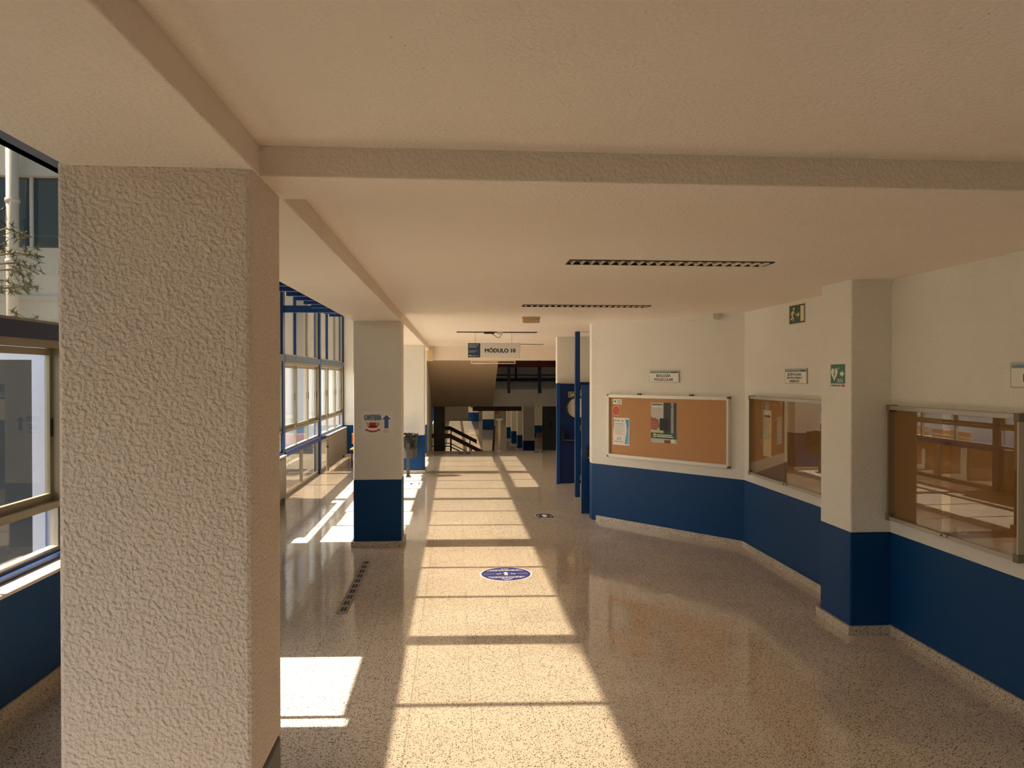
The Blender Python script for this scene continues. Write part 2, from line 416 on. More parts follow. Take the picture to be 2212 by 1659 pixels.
# ---- walls
def wall(name, boxes, label, hi='plaster', lo='blue_paint', hz=WAINS, z1=3.05):
    m = MB()
    for b in boxes:
        m.box(*b, hz, z1, mi=0); m.box(*b, 0, hz, mi=1)
    return struct(m.build(name, [hi, lo]), label, 'wall')
wall('wall_right', [(XR, 3.95, Y0, 9.46)], 'right white wall with blue lower band carrying the display cases')
m = MB(); wc = [(3.70, 9.417), (2.135, 11.395), (2.075, 11.46), (2.075, 11.66), (2.2, 11.75), (3.95, 9.6)]
m.prism(wc, WAINS, 3.05, 0); m.prism(wc, 0, WAINS, 1)
struct(m.build('wall_angled', ['plaster', 'blue_paint']), 'angled white and blue wall with the cork board', 'wall')
m = MB(); m.box(5.1, 5.3, 9.3, 22.45, 0, 3.2); m.box(3.9, 5.3, 9.3, 9.5, 0, 3.2); m.box(3.35, 3.6, 16.0, 22.45, 0, 3.2)
struct(m.build('wall_side_room', ['plaster']), 'side room walls behind the blue doors', 'wall')
# wall above the exit door (faces the camera) 
m = MB(); m.box(2.075, 5.3, 15.42, 15.66, 2.045, 3.05); m.box(3.05, 5.3, 15.42, 15.66, 0, 2.045)
struct(m.build('wall_exit', ['plaster']), 'rough white wall above the dark blue exit door', 'wall')
wall('wall_end', [(-3.3, -.79, 20.98, 21.25)], 'white and blue end wall of the window bay', z1=5.4)
# low wall under the windows
m = MB(); m.box(-3.2, XL, 1.15, 6.35, 0, .775, 0); m.box(-3.2, XL, Y0, 1.15, 0, WAINS, 0); m.box(-3.2, XL, Y0, 1.15, WAINS, 4.2, 1)
struct(m.build('wall_left', ['blue_paint', 'plaster']), 'low blue wall under the nearest windows', 'wall')
m = MB(); m.box(-3.15, XL + .018, 1.15, 6.35, .775, .80)
struct(m.build('trim_1', ['stone_sill'], bevel=.004), 'pale stone window sill on the low blue wall', 'sill')
m = MB(); m.box(-3.14, -3.06, 6.42, 13.65, 0, .775, 0)
struct(m.build('wall_left_panel', ['blue_paint']), 'blue panel below the middle windows', 'wall')
m = MB(); m.box(-3.25, 3.95, Y0 - .2, Y0, 0, WAINS, 1); m.box(-3.25, -.2, Y0 - .2, Y0, WAINS, 4.2, 0); m.box(2.6, 3.95, Y0 - .2, Y0, WAINS, 4.2, 0)
m.box(-.2, 2.6, Y0 - .2, Y0, WAINS, 1.0, 0); m.box(-.2, 2.6, Y0 - .2, Y0, 2.6, 4.2, 0)
struct(m.build('wall_back', ['plaster', 'blue_paint']), 'white and blue wall behind the viewpoint with an added window', 'wall')
t = struct(empty('window_9', (-.2, Y0 - .1, 1.0)), 'added unseen window behind the viewpoint, lights the near column', 'window')  # added out of view as soft fill on the near column
for k in range(2): bx(.05 + 1.4 * k, 1.35 + 1.4 * k, -.004, .004, .05, 1.55).build('pane', ['glass_clear'], t)
MB().box(0, 2.8, -.03, .03, 0, .05).box(0, 2.8, -.03, .03, 1.55, 1.6).box(0, .05, -.03, .03, .05, 1.55).box(1.35, 1.45, -.03, .03, .05, 1.55).box(2.75, 2.8, -.03, .03, .05, 1.55).build('window_frame', ['blue_steel'], t)

AW = math.atan2(9.455 - 11.395, 3.67 - 2.135)
struct(bx(1.72, 2.13, -.16, .02, 2.925, 3.0).build('trim_4', ['plaster'], None, (2.135, 11.395, 0), (0, 0, AW)), 'small plaster downstand where ceiling meets the angled wall', 'trim')

# ---- baseboards in terrazzo pieces
pieces = {}
def baseboard(name, p0, p1, label, first=.4, hgt=.078):
    root = struct(empty(name, (p0[0], p0[1], 0), math.atan2(p1[1] - p0[1], p1[0] - p0[0])), label, 'baseboard')
    Ln = math.hypot(p1[0] - p0[0], p1[1] - p0[1]); x = 0.0; k = 0
    while x < Ln - .02:
        w = min(first if k == 0 else .4, Ln - x); key = round(w, 3)
        if key not in pieces:
            pieces[key] = bx(0.001, w - .0025, -.016, 0, 0, hgt).mesh('baseboard_piece', ['terrazzo_base'])
        link('baseboard_piece', pieces[key], root, (x, 0, 0)); x += w; k += 1
    return root
baseboard('baseboard_right', (XR, 6.17), (XR, 3.2), 'terrazzo baseboard along the wall right of the pier')
baseboard('baseboard_middle', (3.67, 9.455), (XR, 6.72), 'terrazzo baseboard between angled wall and pier')
baseboard('baseboard_angled', (2.135, 11.395), (3.67, 9.455), 'terrazzo baseboard under the cork board wall', .16)
baseboard('baseboard_left', (XL, 3.4), (XL, 6.35), 'terrazzo baseboard of the low blue wall')
baseboard('baseboard_end', (-3.0, 20.98), (-.79, 20.98), 'terrazzo baseboard of the end wall')

# ================================================================== WINDOW WALL
def window(n, y0, y1, low, label):
    root = struct(empty('window_%d' % n, (WX, y0, 0)), label, 'window')
    L = y1 - y0; hw = .08
    def part(name, b, m, bev=0.0): return bx(*b).build(name, [m], root, bevel=bev)
    part('post', (-.06, .07, L - hw, L + hw, 0 if low == 'glass' else .0, 4.12), 'blue_steel')
    a, e = hw, L - hw
    part('top_rail', (-.05, .06, a, e, 4.04, 4.14), 'blue_steel')
    part('transom', (-.06, .075, a, e, 2.455, 2.575), 'navy_steel' if n < 2 else 'blue_grey_steel')
    third = (e - a) / 3
    for i in range(3):
        s, t = a + third * i, a + third * (i + 1)
        part('upper_pane', (-.004, .004, s + .02, t - .02, 2.575, 4.04), 'glass_upper')
        if i: part('mullion', (-.03, .03, s - .03, s + .03, 2.575, 4.04), 'blue_steel' if i == 1 else 'aluminium')
    f = MB().box(-.03, .03, a, a + .03, 2.575, 4.04).box(-.03, .03, e - .03, e, 2.575, 4.04).box(-.03, .03, a, e, 2.575, 2.6)
    f.build('upper_frame', ['aluminium'], root)
    full, third_full = e, third
    if n == 1:                                        # blue filler panel between sliding window and post
        e = e - .21; third = (e - a) / 3
        part('filler_panel', (-.04, .04, e, full, .84, 2.455), 'navy_steel')
    f = MB().box(-.05, .05, a, e, 2.40, 2.455).box(-.05, .05, a, e, 1.175, 1.225).box(-.05, .05, a, a + .03, 1.225, 2.4).box(-.05, .05, e - .03, e, 1.225, 2.4)
    f.build('sliding_frame', ['aluminium_bronze'], root)
    for i in range(3):
        s, t = a + .03 + (third - .02) * i - (.02 if i else 0), a + .03 + (third - .02) * (i + 1) + .01
        x = .022 if i % 2 else -.022; w = .042
        sash = MB().box(x - .018, x + .018, s, s + w, 1.23, 2.395).box(x - .018, x + .018, t - w, t, 1.23, 2.395)
        sash.box(x - .018, x + .018, s + w, t - w, 1.23, 1.285).box(x - .018, x + .018, s + w, t - w, 2.345, 2.395)
        so = sash.build('sash', ['aluminium_bronze'], root)
        bx(x - .003, x + .003, s + w, t - w, 1.285, 2.345).build('pane', ['glass_clear'], so)
        bx(x + .018, x + .026, t - .032, t - .012, 1.72, 1.86).build('latch', ['black_plastic'], so)
    for i in range(3):
        s, t = a + third * i, a + third * (i + 1)
        part('lower_pane', (-.004, .004, s + .015, t - .015, .87, 1.175), 'glass_clear')
    f = MB().box(-.035, .035, a, e, .84, .875)
    for i in range(4): y = a + third * i; f.box(-.03, .03, max(a, y - .02), min(e, y + .02), .875, 1.175)
    f.build('lower_frame', ['aluminium'], root)
    e, third = full, third_full
    part('sill_bar', (-.06, .085, a, e, .78 if low != 'glass' else .75, .84), 'blue_steel')
    if low == 'glass':
        half = (e - a) / 2
        for i in range(2):
            part('floor_pane', (-.004, .004, a + half * i + .02, a + half * (i + 1) - .02, .07, .75), 'glass_upper')
        f = MB().box(-.03, .03, a, e, 0, .07)
        for i in range(3): y = a + half * i; f.box(-.03, .03, max(a, y - .03), min(e, y + .03), .07, .75)
        f.build('floor_frame', ['aluminium'], root)
    return root
wl = ['window beside the viewpoint over the low wall', 'nearest tall blue-framed window left of the big column', 'tall window in front of the outside porch', 'tall blue-framed window above the first radiator',
      'floor-length blue-framed window between the two radiators', 'tall blue-framed window above the long far radiator']
for i in range(1, 6):
    window(i, POSTS[i], POSTS[i + 1], 'glass' if i >= 4 else 'wall', wl[i])
window(8, 1.15, POSTS[1], 'wall', 'added unseen blue-framed window beside the viewpoint, lights the near bay')  # added out of view; its length sets the light in the near bay
# bay roof: ribbed blue deck and raised pocket over the windows
dk = struct(empty('ceiling_deck', (-2, 0, 3.7)), 'dark blue ribbed metal deck above the window bay', 'ceiling')
MB().box(-.42, .70, Y0, 15.1, -.28, -.2).box(-.42, -.36, Y0, 15.1, -.28, .5).box(-1.25, -.36, Y0, 15.1, .44, .52).box(-1.25, .70, 15.04, 15.1, .44, 1.7).box(-.42, .70, 15.04, 15.1, -.28, .5).box(-1.25, .70, 15.04, 21.3, 1.6, 1.7).build('deck_sheet', ['navy_steel'], dk)
rib = bx(-.42, .70, -.035, .035, -.36, -.28).mesh('rib', ['blue_steel'])
for k in range(9): link('rib', rib, dk, (0, 9.9 + k * .62, 0))
t = struct(empty('window_6', (WX, 15.1, 4.14)), 'clerestory panes above the two far windows', 'window')
for k in range(5): bx(-.004, .004, k * 1.18 + .03, k * 1.18 + 1.15, 0, 1.12).build('pane', ['glass_upper'], t)
m = MB().box(-.04, .04, 0, 5.9, 1.12, 1.2)
for k in range(6): m.box(-.03, .03, k * 1.18 - .03, k * 1.18 + .03, 0, 1.12)
m.build('window_frame', ['blue_steel'], t)
for y in (6.42, 13.72):
    struct(MB().box(-3.03, -1.31, y - .06, y + .06, 3.32, 3.335).box(-3.03, -1.31, y - .06, y + .06, 3.425, 3.44).box(-3.03, -1.31, y - .05, y - .04, 3.32, 3.44).build('tie_beam', ['blue_steel']),
           'blue steel tie beam crossing the window bay' if y > 10 else 'blue steel tie beam over the bay behind the near column', 'beam')

# ---- radiators
def radiator(y0, y1, x0, label):
    t = tag(empty('radiator', (x0, y0, 0)), label, 'radiator', 'radiators under the windows')
    L = y1 - y0; m = MB(); n = int(L / .05)
    m.box(-.03, 0, 0, L, .11, .80)
    for k in range(n): m.box(0, .028, k * .05 + .008, k * .05 + .042, .13, .785)
    m.build('panel', ['radiator_paint'], t)
    bx(-.035, .035, -.004, L + .004, .80, .835).build('top_cover', ['radiator_paint'], t, bevel=.004)
    for y in (.12, L - .12): bx(-.02, .02, y - .02, y + .02, 0, .11).build('foot', ['radiator_paint'], t)
    MB().tube([(0, -.10, 0), (0, -.10, .70), (0, -.07, .76), (0, 0, .76)], .011).build('pipe', ['aluminium_white'], t)
    MB().cyl((0, -.10, .58), (.05, -.10, .58), .02).build('valve', ['black_plastic'], t)
    return t
radiator(10.5, 13.35, -2.93, 'ribbed radiator with its end showing beside the big near column')
radiator(17.75, 20.75, -2.95, 'long ribbed radiator left of the cafeteria column')

# ================================================================== DOORS ON THE RIGHT
t = struct(empty('trim_2', (2.205, 13.66, 0)), 'full-height blue steel door post with transom bar', 'door frame')
bx(-.042, .042, -.05, .05, 0, CEIL).build('post', ['door_blue'], t)
bx(.042, 2.9, -.05, .05, 2.045, 2.085).build('transom_bar', ['door_navy'], t)
for z in (.35, 1.25, 1.9): MB().cyl((.05, -.035, z - .05), (.05, -.035, z + .05), .009, n=8).build('hinge', ['aluminium'], t)
d = struct(empty('door_1', (1.99, 11.9, 0)), 'bright blue door leaf standing open beside the cork board wall', 'door')
bx(0, .86, 0, .045, .012, 2.05).build('leaf', ['door_blue'], d, bevel=.003)
bx(-.002, .03, .01, .035, .93, 1.03).build('latch_plate', ['aluminium'], d)
hd = MB().plate(rrect(.082, .138, .83, 1.10, .012), -.010, 0).build('handle_plate', ['black_plastic'], d)
MB().tube([(.11, -.01, 1.0), (.11, -.05, 1.0), (.13, -.058, 1.0), (.25, -.058, .995)], .010).build('lever', ['black_plastic'], hd)
MB().cyl((.11, -.016, .90), (.11, 0, .90), .012).build('lock_cylinder', ['aluminium'], hd)

d = struct(empty('door_2', (2.05, 15.30, 0)), 'dark blue exit door with porthole and push bar', 'door')
N_ = 40; cx, cz, pr = .42, 1.55, .205
# leaf outline with a round opening: four quadrant plates
m = MB()
x0, x1, z0, z1 = .07, .98, .012, 2.04
def quad_ring(mb, y0, y1):
    ring = ell(cx, cz, pr, pr, N_); n = N_
    outer = []
    for (px_, pz_) in ring:
        dx, dz = px_ - cx, pz_ - cz
        k = min([v for v in ((x1 - cx) / dx if dx > 1e-6 else 9e9, (x0 - cx) / dx if dx < -1e-6 else 9e9, (z1 - cz) / dz if dz > 1e-6 else 9e9, (z0 - cz) / dz if dz < -1e-6 else 9e9)])
        outer.append((cx + dx * k, cz + dz * k))
    corners = [(x1, z1), (x0, z1), (x0, z0), (x1, z0)]
    for yy in (y0, y1):
        vs_ = [(p[0], yy, p[1]) for p in ring] + [(p[0], yy, p[1]) for p in outer]; fs_ = []
        for i in range(n):
            j = (i + 1) % n; fs_.append((i, j, n + j, n + i))
            a_, b_ = outer[i], outer[j]
            if abs(a_[0] - b_[0]) > 1e-6 and abs(a_[1] - b_[1]) > 1e-6:
                c_ = min(corners, key=lambda q: abs(q[0] - a_[0]) + abs(q[1] - a_[1])); vs_.append((c_[0], yy, c_[1])); fs_.append((n + i, n + j, len(vs_) - 1))
        mb.add(vs_, fs_)
    for loop in (ring,):
        vs_ = [(p[0], y0, p[1]) for p in loop] + [(p[0], y1, p[1]) for p in loop]
        mb.add(vs_, [(i, (i + 1) % n, n + (i + 1) % n, n + i) for i in range(n)])
    mb.add([(x0, y0, z0), (x0, y1, z0), (x0, y1, z1), (x0, y0, z1)], [(0, 1, 2, 3)])
    mb.add([(x1, y0, z0), (x1, y1, z0), (x1, y1, z1), (x1, y0, z1)], [(0, 1, 2, 3)])
quad_ring(m, 0, .045)
lf = m.build('leaf', ['door_navy'], d)
pg = MB().plate(ell(cx, cz, pr - .005, pr - .005, 32), .018, .024).build('porthole_glass', ['glass_case'], d)
m = MB()
for r_, w_ in ((pr + .012, .0),):
    pts = [Vector((cx + r_ * math.cos(2 * math.pi * i / 36), -.006, cz + r_ * math.sin(2 * math.pi * i / 36))) for i in range(37)]
    m.tube(pts, .016, 6)
m.build('porthole_ring', ['dark_metal'], d)
bx(0, .066, -.02, .10, 0, 2.05).build('jamb', ['door_blue'], d)
pb = MB().cyl((.14, -.08, .90), (.86, -.08, .90), .016).build('push_bar', ['dark_metal'], d)
for x in (.135, .86): bx(x - .03, x + .03, -.09, 0, .86, 1.10).build('push_bar_box', ['black_plastic'], pb, bevel=.006)
s_ = MB(); s_.plate(rect(0, .36, 0, .11), 0, .004, 0); s_.plate(rect(.008, .352, .008, .102), -.001, 0, 1); s_.text('SALIDA', .03, .33, .022, .088, -.002, 0, bold=.03)
so = s_.build('exit_lettering', ['sign_cream', 'sign_green_dark'], d, loc=(.235, -.005, 1.765)); 

# ================================================================== CORK BOARD, DISPLAY CASES, SIGNS
AC = math.atan2(9.455 - 11.395, 3.67 - 2.135)            # direction of the angled wall
ex, ey = 2.135, 11.395
ux, uy = math.cos(AC), math.sin(AC)
def onC(s, z): return (ex + ux * (s - .03), ey + uy * (s - .03), z)
def onR(y, z): return (XR, y, z)
RZ = -math.pi / 2

b = tag(empty('cork_board', onC(.285, .995), AC), 'open cork board in a white aluminium frame on the angled wall', 'notice board')
BW, BH, BD = 2.035, .925, .055
bx(.015, BW - .015, -.022, 0, .015, BH - .015).build('cork_panel', ['cork'], b)
for nm, a in (('frame_top', (0, BW, -BD, 0, BH - .045, BH)), ('frame_bottom', (0, BW, -BD, 0, 0, .045)), ('frame_side', (0, .03, -BD, 0, .045, BH - .045)), ('frame_side', (BW - .03, BW, -BD, 0, .045, BH - .045))):
    bx(*a).build(nm, ['aluminium_white'], b, bevel=.003)
for x in (-.004, BW - .022):
    for z in (-.004, BH - .026): bx(x, x + .026, -BD - .004, 0, z, z + .03).build('corner_cap', ['plastic_olive'], b)
for x in (.57, 1.45): MB().box(x - .025, x + .025, -.035, 0, BH, BH + .02).build('hanger', ['dark_metal'], b)

def notice(name, loc, rz, mb, mats, label, cat, group=None):
    o = mb.build(name, mats, None, loc, (0, 0, rz)); tag(o, label, cat, group); return o
def C_at(s, z, off): # a point on the angled wall, off metres in front of it
    p = onC(s, z); return (p[0] + uy * off, p[1] - ux * off, p[2])
OFF = .0235
# small card
m = MB(); m.plate(rect(0, .165, 0, .075), -.0012, 0, 0); m.plate([(.02, .04), (.05, .03), (.062, .022), (.05, .052), (.03, .056)], -.002, -.0012, 1)
for k, (a, b2) in enumerate(((.075, .155), (.08, .15), (.085, .145))): m.box(a, b2, -.002, -.0012, .052 - .02 * k, .058 - .02 * k, 1)
notice('card', C_at(.372, 1.775, OFF), AC, m, ['paper', 'ink'], 'small white card pinned top left on the cork board', 'card')
m = MB(); m.plate(ell(.07, .07, .072, .072, 32), -.0012, 0, 1); m.plate(ell(.07, .07, .066, .066, 32), -.002, -.0012, 0)
for k, (a, b2) in enumerate(((.03, .11), (.02, .12), (.025, .115), (.035, .105))): m.box(a, b2, -.0028, -.002, .1 - .023 * k, .108 - .023 * k, 2)
notice('round_sticker', C_at(.362, 1.608, OFF), AC, m, ['print_red', 'paper', 'print_orange'], 'round red sticker on the cork board', 'sticker')
m = MB(); PW, PH = .31, .40
m.plate(rect(0, PW, 0, PH), -.0012, 0, 0)
m.plate([(PW - .01, .02), (PW - .01, PH - .02), (PW - .075, PH - .02), (PW - .05, PH - .12), (PW - .05, PH - .20), (PW - .085, .02)], -.0018, -.0012, 1)
m.plate([(PW - .01, .06), (PW - .01, PH - .10), (PW - .035, .22), (PW - .055, .02), (PW - .03, .02)], -.0022, -.0018, 2)
m.plate([(.008, PH - .02), (.008, PH - .22), (.022, PH - .12), (.03, PH - .02)], -.0018, -.0012, 1)
for k in range(7): m.box(.035, .22 - .02 * (k % 3), -.0018, -.0012, .285 - .021 * k, .289 - .021 * k, 3 if k not in (5,) else 4)
m.box(.05, .20, -.0018, -.0012, .308, .315, 3); m.box(.03, .20, -.0018, -.0012, .045, .052, 3)
m.plate(ell(.06, .36, .01, .014, 12), -.0018, -.0012, 3); m.box(.085, .13, -.0018, -.0012, .35, .365, 5)
for a in (60, 90, 118): m.plate([(.18, .335), (.186, .335), (.186 + .04 * math.cos(R(a)), .335 + .04 * math.sin(R(a))), (.18 + .04 * math.cos(R(a)), .335 + .04 * math.sin(R(a)))], -.0018, -.0012, 3)
m.plate([(.085, .10), (.105, .115), (.15, .11), (.155, .085), (.149, .085), (.143, .104), (.105, .108), (.098, .085), (.092, .085)], -.0018, -.0012, 3)
m.plate([(.08, .072), (.098, .085), (.149, .085), (.16, .07), (.155, .068), (.145, .08), (.102, .08), (.085, .068)], -.0018, -.0012, 3)
notice('letter', C_at(.370, 1.178, OFF), AC, m, ['paper', 'print_cyan', 'print_light_blue', 'ink_grey', 'print_red', 'ink_grey'], 'white letter with blue wavy edges on the cork board', 'paper')
m = MB(); PW, PH = .43, .565
m.plate([(0, .02), (.02, 0), (PW + .01, 0), (PW, PH), (0, PH)], -.0012, 0, 0)
m.plate(rect(.215, PW, .14, PH), -.0018, -.0012, 1)
m.plate(rect(.34, .385, .14, PH), -.0024, -.0018, 2)
m.plate(rect(.15, .30, .175, .345), -.0024, -.0018, 3)
m.plate(rect(.0, .20, .14, .215), -.0018, -.0012, 8)
hand = [(0, .19), (.05, .178), (.10, .18), (.12, .20), (.15, .215), (.148, .25), (.14, .285), (.12, .325), (.08, .345), (.03, .345), (0, .37)]
m.plate(hand, -.0028, -.0018, 4)
for zz in (.245, .28, .21): m.tube([(0, -.003, zz + .02), (.05, -.003, zz + .005), (.10, -.003, zz), (.145, -.003, zz + .012)], .0028, 5, 5)
m.plate([(0, .06), (PW + .007, .06), (PW + .004, .14), (0, .14)], -.003, -.0012, 6)
m.plate(rect(.045, .085, .078, .126), -.0036, -.003, 7); m.plate(rect(.056, .074, .086, .112), -.004, -.0036, 6)
m.box(.1, .36, -.0036, -.003, .106, .117, 7); m.box(.1, .38, -.0036, -.003, .083, .094, 7)
m.box(.23, .33, -.0018, -.0012, .0, .045, 9); m.box(.015, .19, -.0018, -.0012, PH - .035, PH - .023, 3); m.box(.015, .2, -.0018, -.0012, PH - .065, PH - .053, 7)
m.box(.27, .36, -.003, -.0024, PH - .062, PH - .05, 6); m.box(.345, .40, -.0018, -.0012, .015, .07, 7)
notice('poster', C_at(1.067, 1.255, OFF), AC, m, ['print_pale', 'print_dark', 'print_trunk', 'ink', 'print_skin', 'print_pink', 'print_green', 'paper', 'print_lime', 'print_maroon'],
       'glossy poster of a hand and tree trunk with green band', 'poster')

def plaque(loc, rz, lines, label, hdr='sign_teal', w=.5, hgt=.165, tx=None, grey=False):
    m = MB(); m.plate(rect(0, w, 0, hgt), -.012, 0, 0)
    m.plate(rect(.012, w - .012, .008, hgt - .01), -.0135, -.012, 1)
    m.plate(rect(.014, w - .014, hgt - .036, hgt - .012), -.0145, -.0135, 2); m.plate(rect(w * .74, w - .02, hgt - .034, hgt - .014), -.0152, -.0145, 4)
    for body, a, b_, c_, d_ in lines: m.text(body, a, b_, c_, d_, -.0142, 3, bold=.022)
    o = m.build('door_plaque', ['aluminium', 'sign_white', hdr, 'ink', 'sign_steel_blue'], None, loc, (0, 0, rz)); tag(o, label, 'sign', 'room name plaques'); return o
plaque(C_at(1.03, 2.103, .003), AC, [('BIOLOGÍA', .125, .36, .074, .122), ('MOLECULAR', .09, .405, .02, .058)], 'white plaque reading BIOLOGÍA MOLECULAR above the cork board')
plaque(onR(8.23, 2.105), RZ, [('SECCIÓN DE CALIDAD', .07, .41, .088, .122), ('PRÁCTICAS EXTERNAS Y', .06, .43, .052, .082), ('COMUNICACIÓN', .12, .36, .016, .046)], 'grey plaque with three text lines above the middle display case', w=.53)
plaque(onR(4.775, 2.108), RZ, [('PO', .12, .20, .04, .09)], 'plaque at the right picture edge above the near display case')

def case(y_left, z, w, hgt, split, label, papers=0):
    t = tag(empty('display_case', onR(y_left, z), RZ), label, 'display case', 'glass display cases on the right wall')
    D = .075; fr = .022
    bx(.01, w - .01, -.012, 0, .01, hgt - .01).build('cork_panel', ['cork_dark'], t)
    bx(0, w, -D, 0, hgt - .035, hgt).build('frame_top', ['aluminium'], t, bevel=.002)
    bx(0, w, -D, 0, 0, .03).build('frame_bottom', ['aluminium'], t, bevel=.002)
    bx(0, fr * .6, -D, 0, .03, hgt - .035).build('frame_side', ['aluminium'], t)
    bx(w - fr * .6, w, -D, 0, .03, hgt - .035).build('frame_side', ['aluminium'], t)
    for x in (-.006, w - .044):
        for zz in (-.006, hgt - .05): bx(x, x + .05, -D - .004, 0, zz, zz + .056).build('corner_cap', ['plastic_olive'], t, bevel=.003)
    bx(.014, split + .04, -.062, -.057, .028, hgt - .034).build('glass_pane', ['glass_case'], t)
    bx(split - .04, w - .014, -.072, -.067, .028, hgt - .034).build('glass_pane', ['glass_case'], t)
    lk = MB().box(split - .06, split + .04, -.092, -.073, .012, .034); lk = lk.build('lock', ['aluminium'], t, bevel=.002)
    MB().cyl((split - .01, -.097, .022), (split - .01, -.09, .022), .008).build('keyhole', ['dark_metal'], lk)
    return t
case(9.115, .98, 2.10, .965, 1.05, 'sliding glass display case partly hidden by the pier')
case(6.115, .985, 1.50, .955, .765, 'sliding glass display case at the right picture edge')
m = MB(); PW, PH = .235, .545; m.plate(rect(0, PW, 0, PH), -.0012, 0, 0); m.box(.03, .2, -.0018, -.0012, PH - .085, PH - .055, 1)
for k in range(13): m.box(.03, .20 - .03 * (k % 4 == 3), -.0018, -.0012, PH - .11 - .02 * k, PH - .106 - .02 * k, 2)
notice('letter', (XR - .014, 8.815, 1.24), RZ, m, ['paper', 'ink', 'ink_grey'], 'white typed sheet inside the middle display case', 'paper')

# emergency exit sign
m = MB(); w, hh = .40, .225
m.plate(rect(0, w, 0, hh), -.004, 0, 0); m.plate(rect(.014, w - .014, .014, hh - .014), -.005, -.004, 1)
m.plate(rect(.285, .365, .03, hh - .03), -.006, -.005, 0)
m.plate(ell(.125, .175, .018, .018, 14), -.006, -.005, 0)
for pts in ([(.085, .15), (.115, .155), (.118, .125), (.105, .095), (.08, .10)], [(.085, .15), (.06, .135), (.055, .105), (.066, .102), (.074, .125), (.092, .132)],
            [(.112, .15), (.128, .125), (.15, .122), (.15, .132), (.134, .136), (.118, .157)], [(.105, .10), (.125, .07), (.118, .035), (.104, .036), (.108, .066), (.084, .098)],
            [(.08, .102), (.074, .075), (.04, .068), (.04, .056), (.086, .06), (.098, .096)]):
    m.plate(pts, -.006, -.005, 0)
m.plate(rect(.165, .235, .098, .112), -.006, -.005, 0); m.plate([(.225, .075), (.262, .105), (.225, .135), (.218, .125), (.24, .105), (.218, .085)], -.006, -.005, 0)
o = m.build('exit_sign', ['sign_cream', 'sign_green_dark'], None, onR(8.15, 2.745), (0, 0, RZ)); tag(o, 'green running man exit sign with arrow on the right wall', 'sign')
# defibrillator sign on the pier
m = MB(); w, hh = .265, .21
m.plate(rect(0, w, 0, hh), -.003, 0, 0); m.plate(rect(.008, w - .008, .036, hh - .006), -.004, -.003, 1)
heart = []
for i in range(28):
    t_ = 2 * math.pi * i / 28; hx = 16 * math.sin(t_) ** 3; hz = 13 * math.cos(t_) - 5 * math.cos(2 * t_) - 2 * math.cos(3 * t_) - math.cos(4 * t_)
    heart.append((.075 + hx * .0036, .122 + hz * .0040))
m.plate(heart, -.005, -.004, 0)
m.plate([(.082, .155), (.060, .118), (.074, .118), (.066, .082), (.094, .126), (.079, .126), (.092, .155)], -.006, -.005, 1)
m.plate(rect(.133, .157, .165, .171), -.005, -.004, 0); m.plate(rect(.142, .148, .156, .18), -.005, -.004, 0)
m.plate([(.172, .108), (.205, .108), (.205, .092), (.244, .121), (.205, .150), (.205, .134), (.172, .134)], -.005, -.004, 0)
m.text('DESA', .125, .225, .048, .078, -.0052, 0, bold=.01); m.text('DESFIBRILADOR', .012, .185, .010, .028, -.0042, 2, bold=.01); m.box(.2, .25, -.0042, -.003, .010, .028, 3)
o = m.build('defibrillator_sign', ['sign_white', 'sign_green', 'ink', 'print_red'], None, (3.325, 6.52, 2.085), (0, 0, RZ)); tag(o, 'green defibrillator sign with heart and arrow on the pier', 'sign')
# cafeteria notice on the second column
m = MB(); w, hh = .395, .31
m.plate(rrect(-.012, w + .012, -.01, hh + .01, .012), -.001, 0, 1); m.plate(rect(0, w, 0, hh), -.0018, -.001, 0)
m.text('CAFETERÍA', .03, .245, .195, .275, -.0026, 3, bold=.045); m.text('CAFETERÍA', .03, .245, .195, .275, -.0030, 2)
m.plate([(.285, .09), (.335, .09), (.335, .205), (.365, .205), (.31, .26), (.258, .205), (.285, .205)], -.0026, -.0018, 3)
m.plate([(.290, .095), (.330, .095), (.330, .21), (.350, .21), (.31, .25), (.273, .21), (.290, .21)], -.0030, -.0026, 4)
m.plate([(.095, .115), (.175, .115), (.18, .16), (.17, .165), (.10, .165), (.09, .16)], -.0026, -.0018, 5)
m.tube([(.175, -.003, .155), (.195, -.003, .155), (.2, -.003, .138), (.19, -.003, .125), (.172, -.003, .125)], .005, 6, 5)
m.plate(ell(.138, .108, .065, .013, 20), -.0026, -.0018, 6)
m.plate([(.04, .085), (.065, .08), (.09, .066), (.138, .06), (.185, .066), (.21, .08), (.235, .085), (.225, .068), (.235, .055), (.205, .058), (.18, .044), (.138, .038), (.09, .044), (.07, .058), (.04, .055), (.05, .068)], -.0028, -.0018, 5)
for a, b_ in (((.055, .165), (.075, .12)), ((.065, .17), (.085, .125)), ((.205, .12), (.225, .165)), ((.195, .125), (.212, .17))):
    m.plate([a, (a[0] + .006, a[1]), (b_[0] + .006, b_[1]), b_], -.0026, -.0018, 6)
m.text('FRENTE AL', .275, .345, .058, .068, -.0022, 5, bold=.01); m.text('MÓDULO 10', .268, .352, .036, .05, -.0022, 5, bold=.01)
o = m.build('cafeteria_notice', ['paper', 'sign_white', 'print_light_blue', 'sign_steel_blue', 'print_blue', 'print_red', 'print_maroon'], None, (-1.192, 9.80, 1.432)); tag(o, 'CAFETERÍA notice with red cup and blue arrow on the column', 'notice')

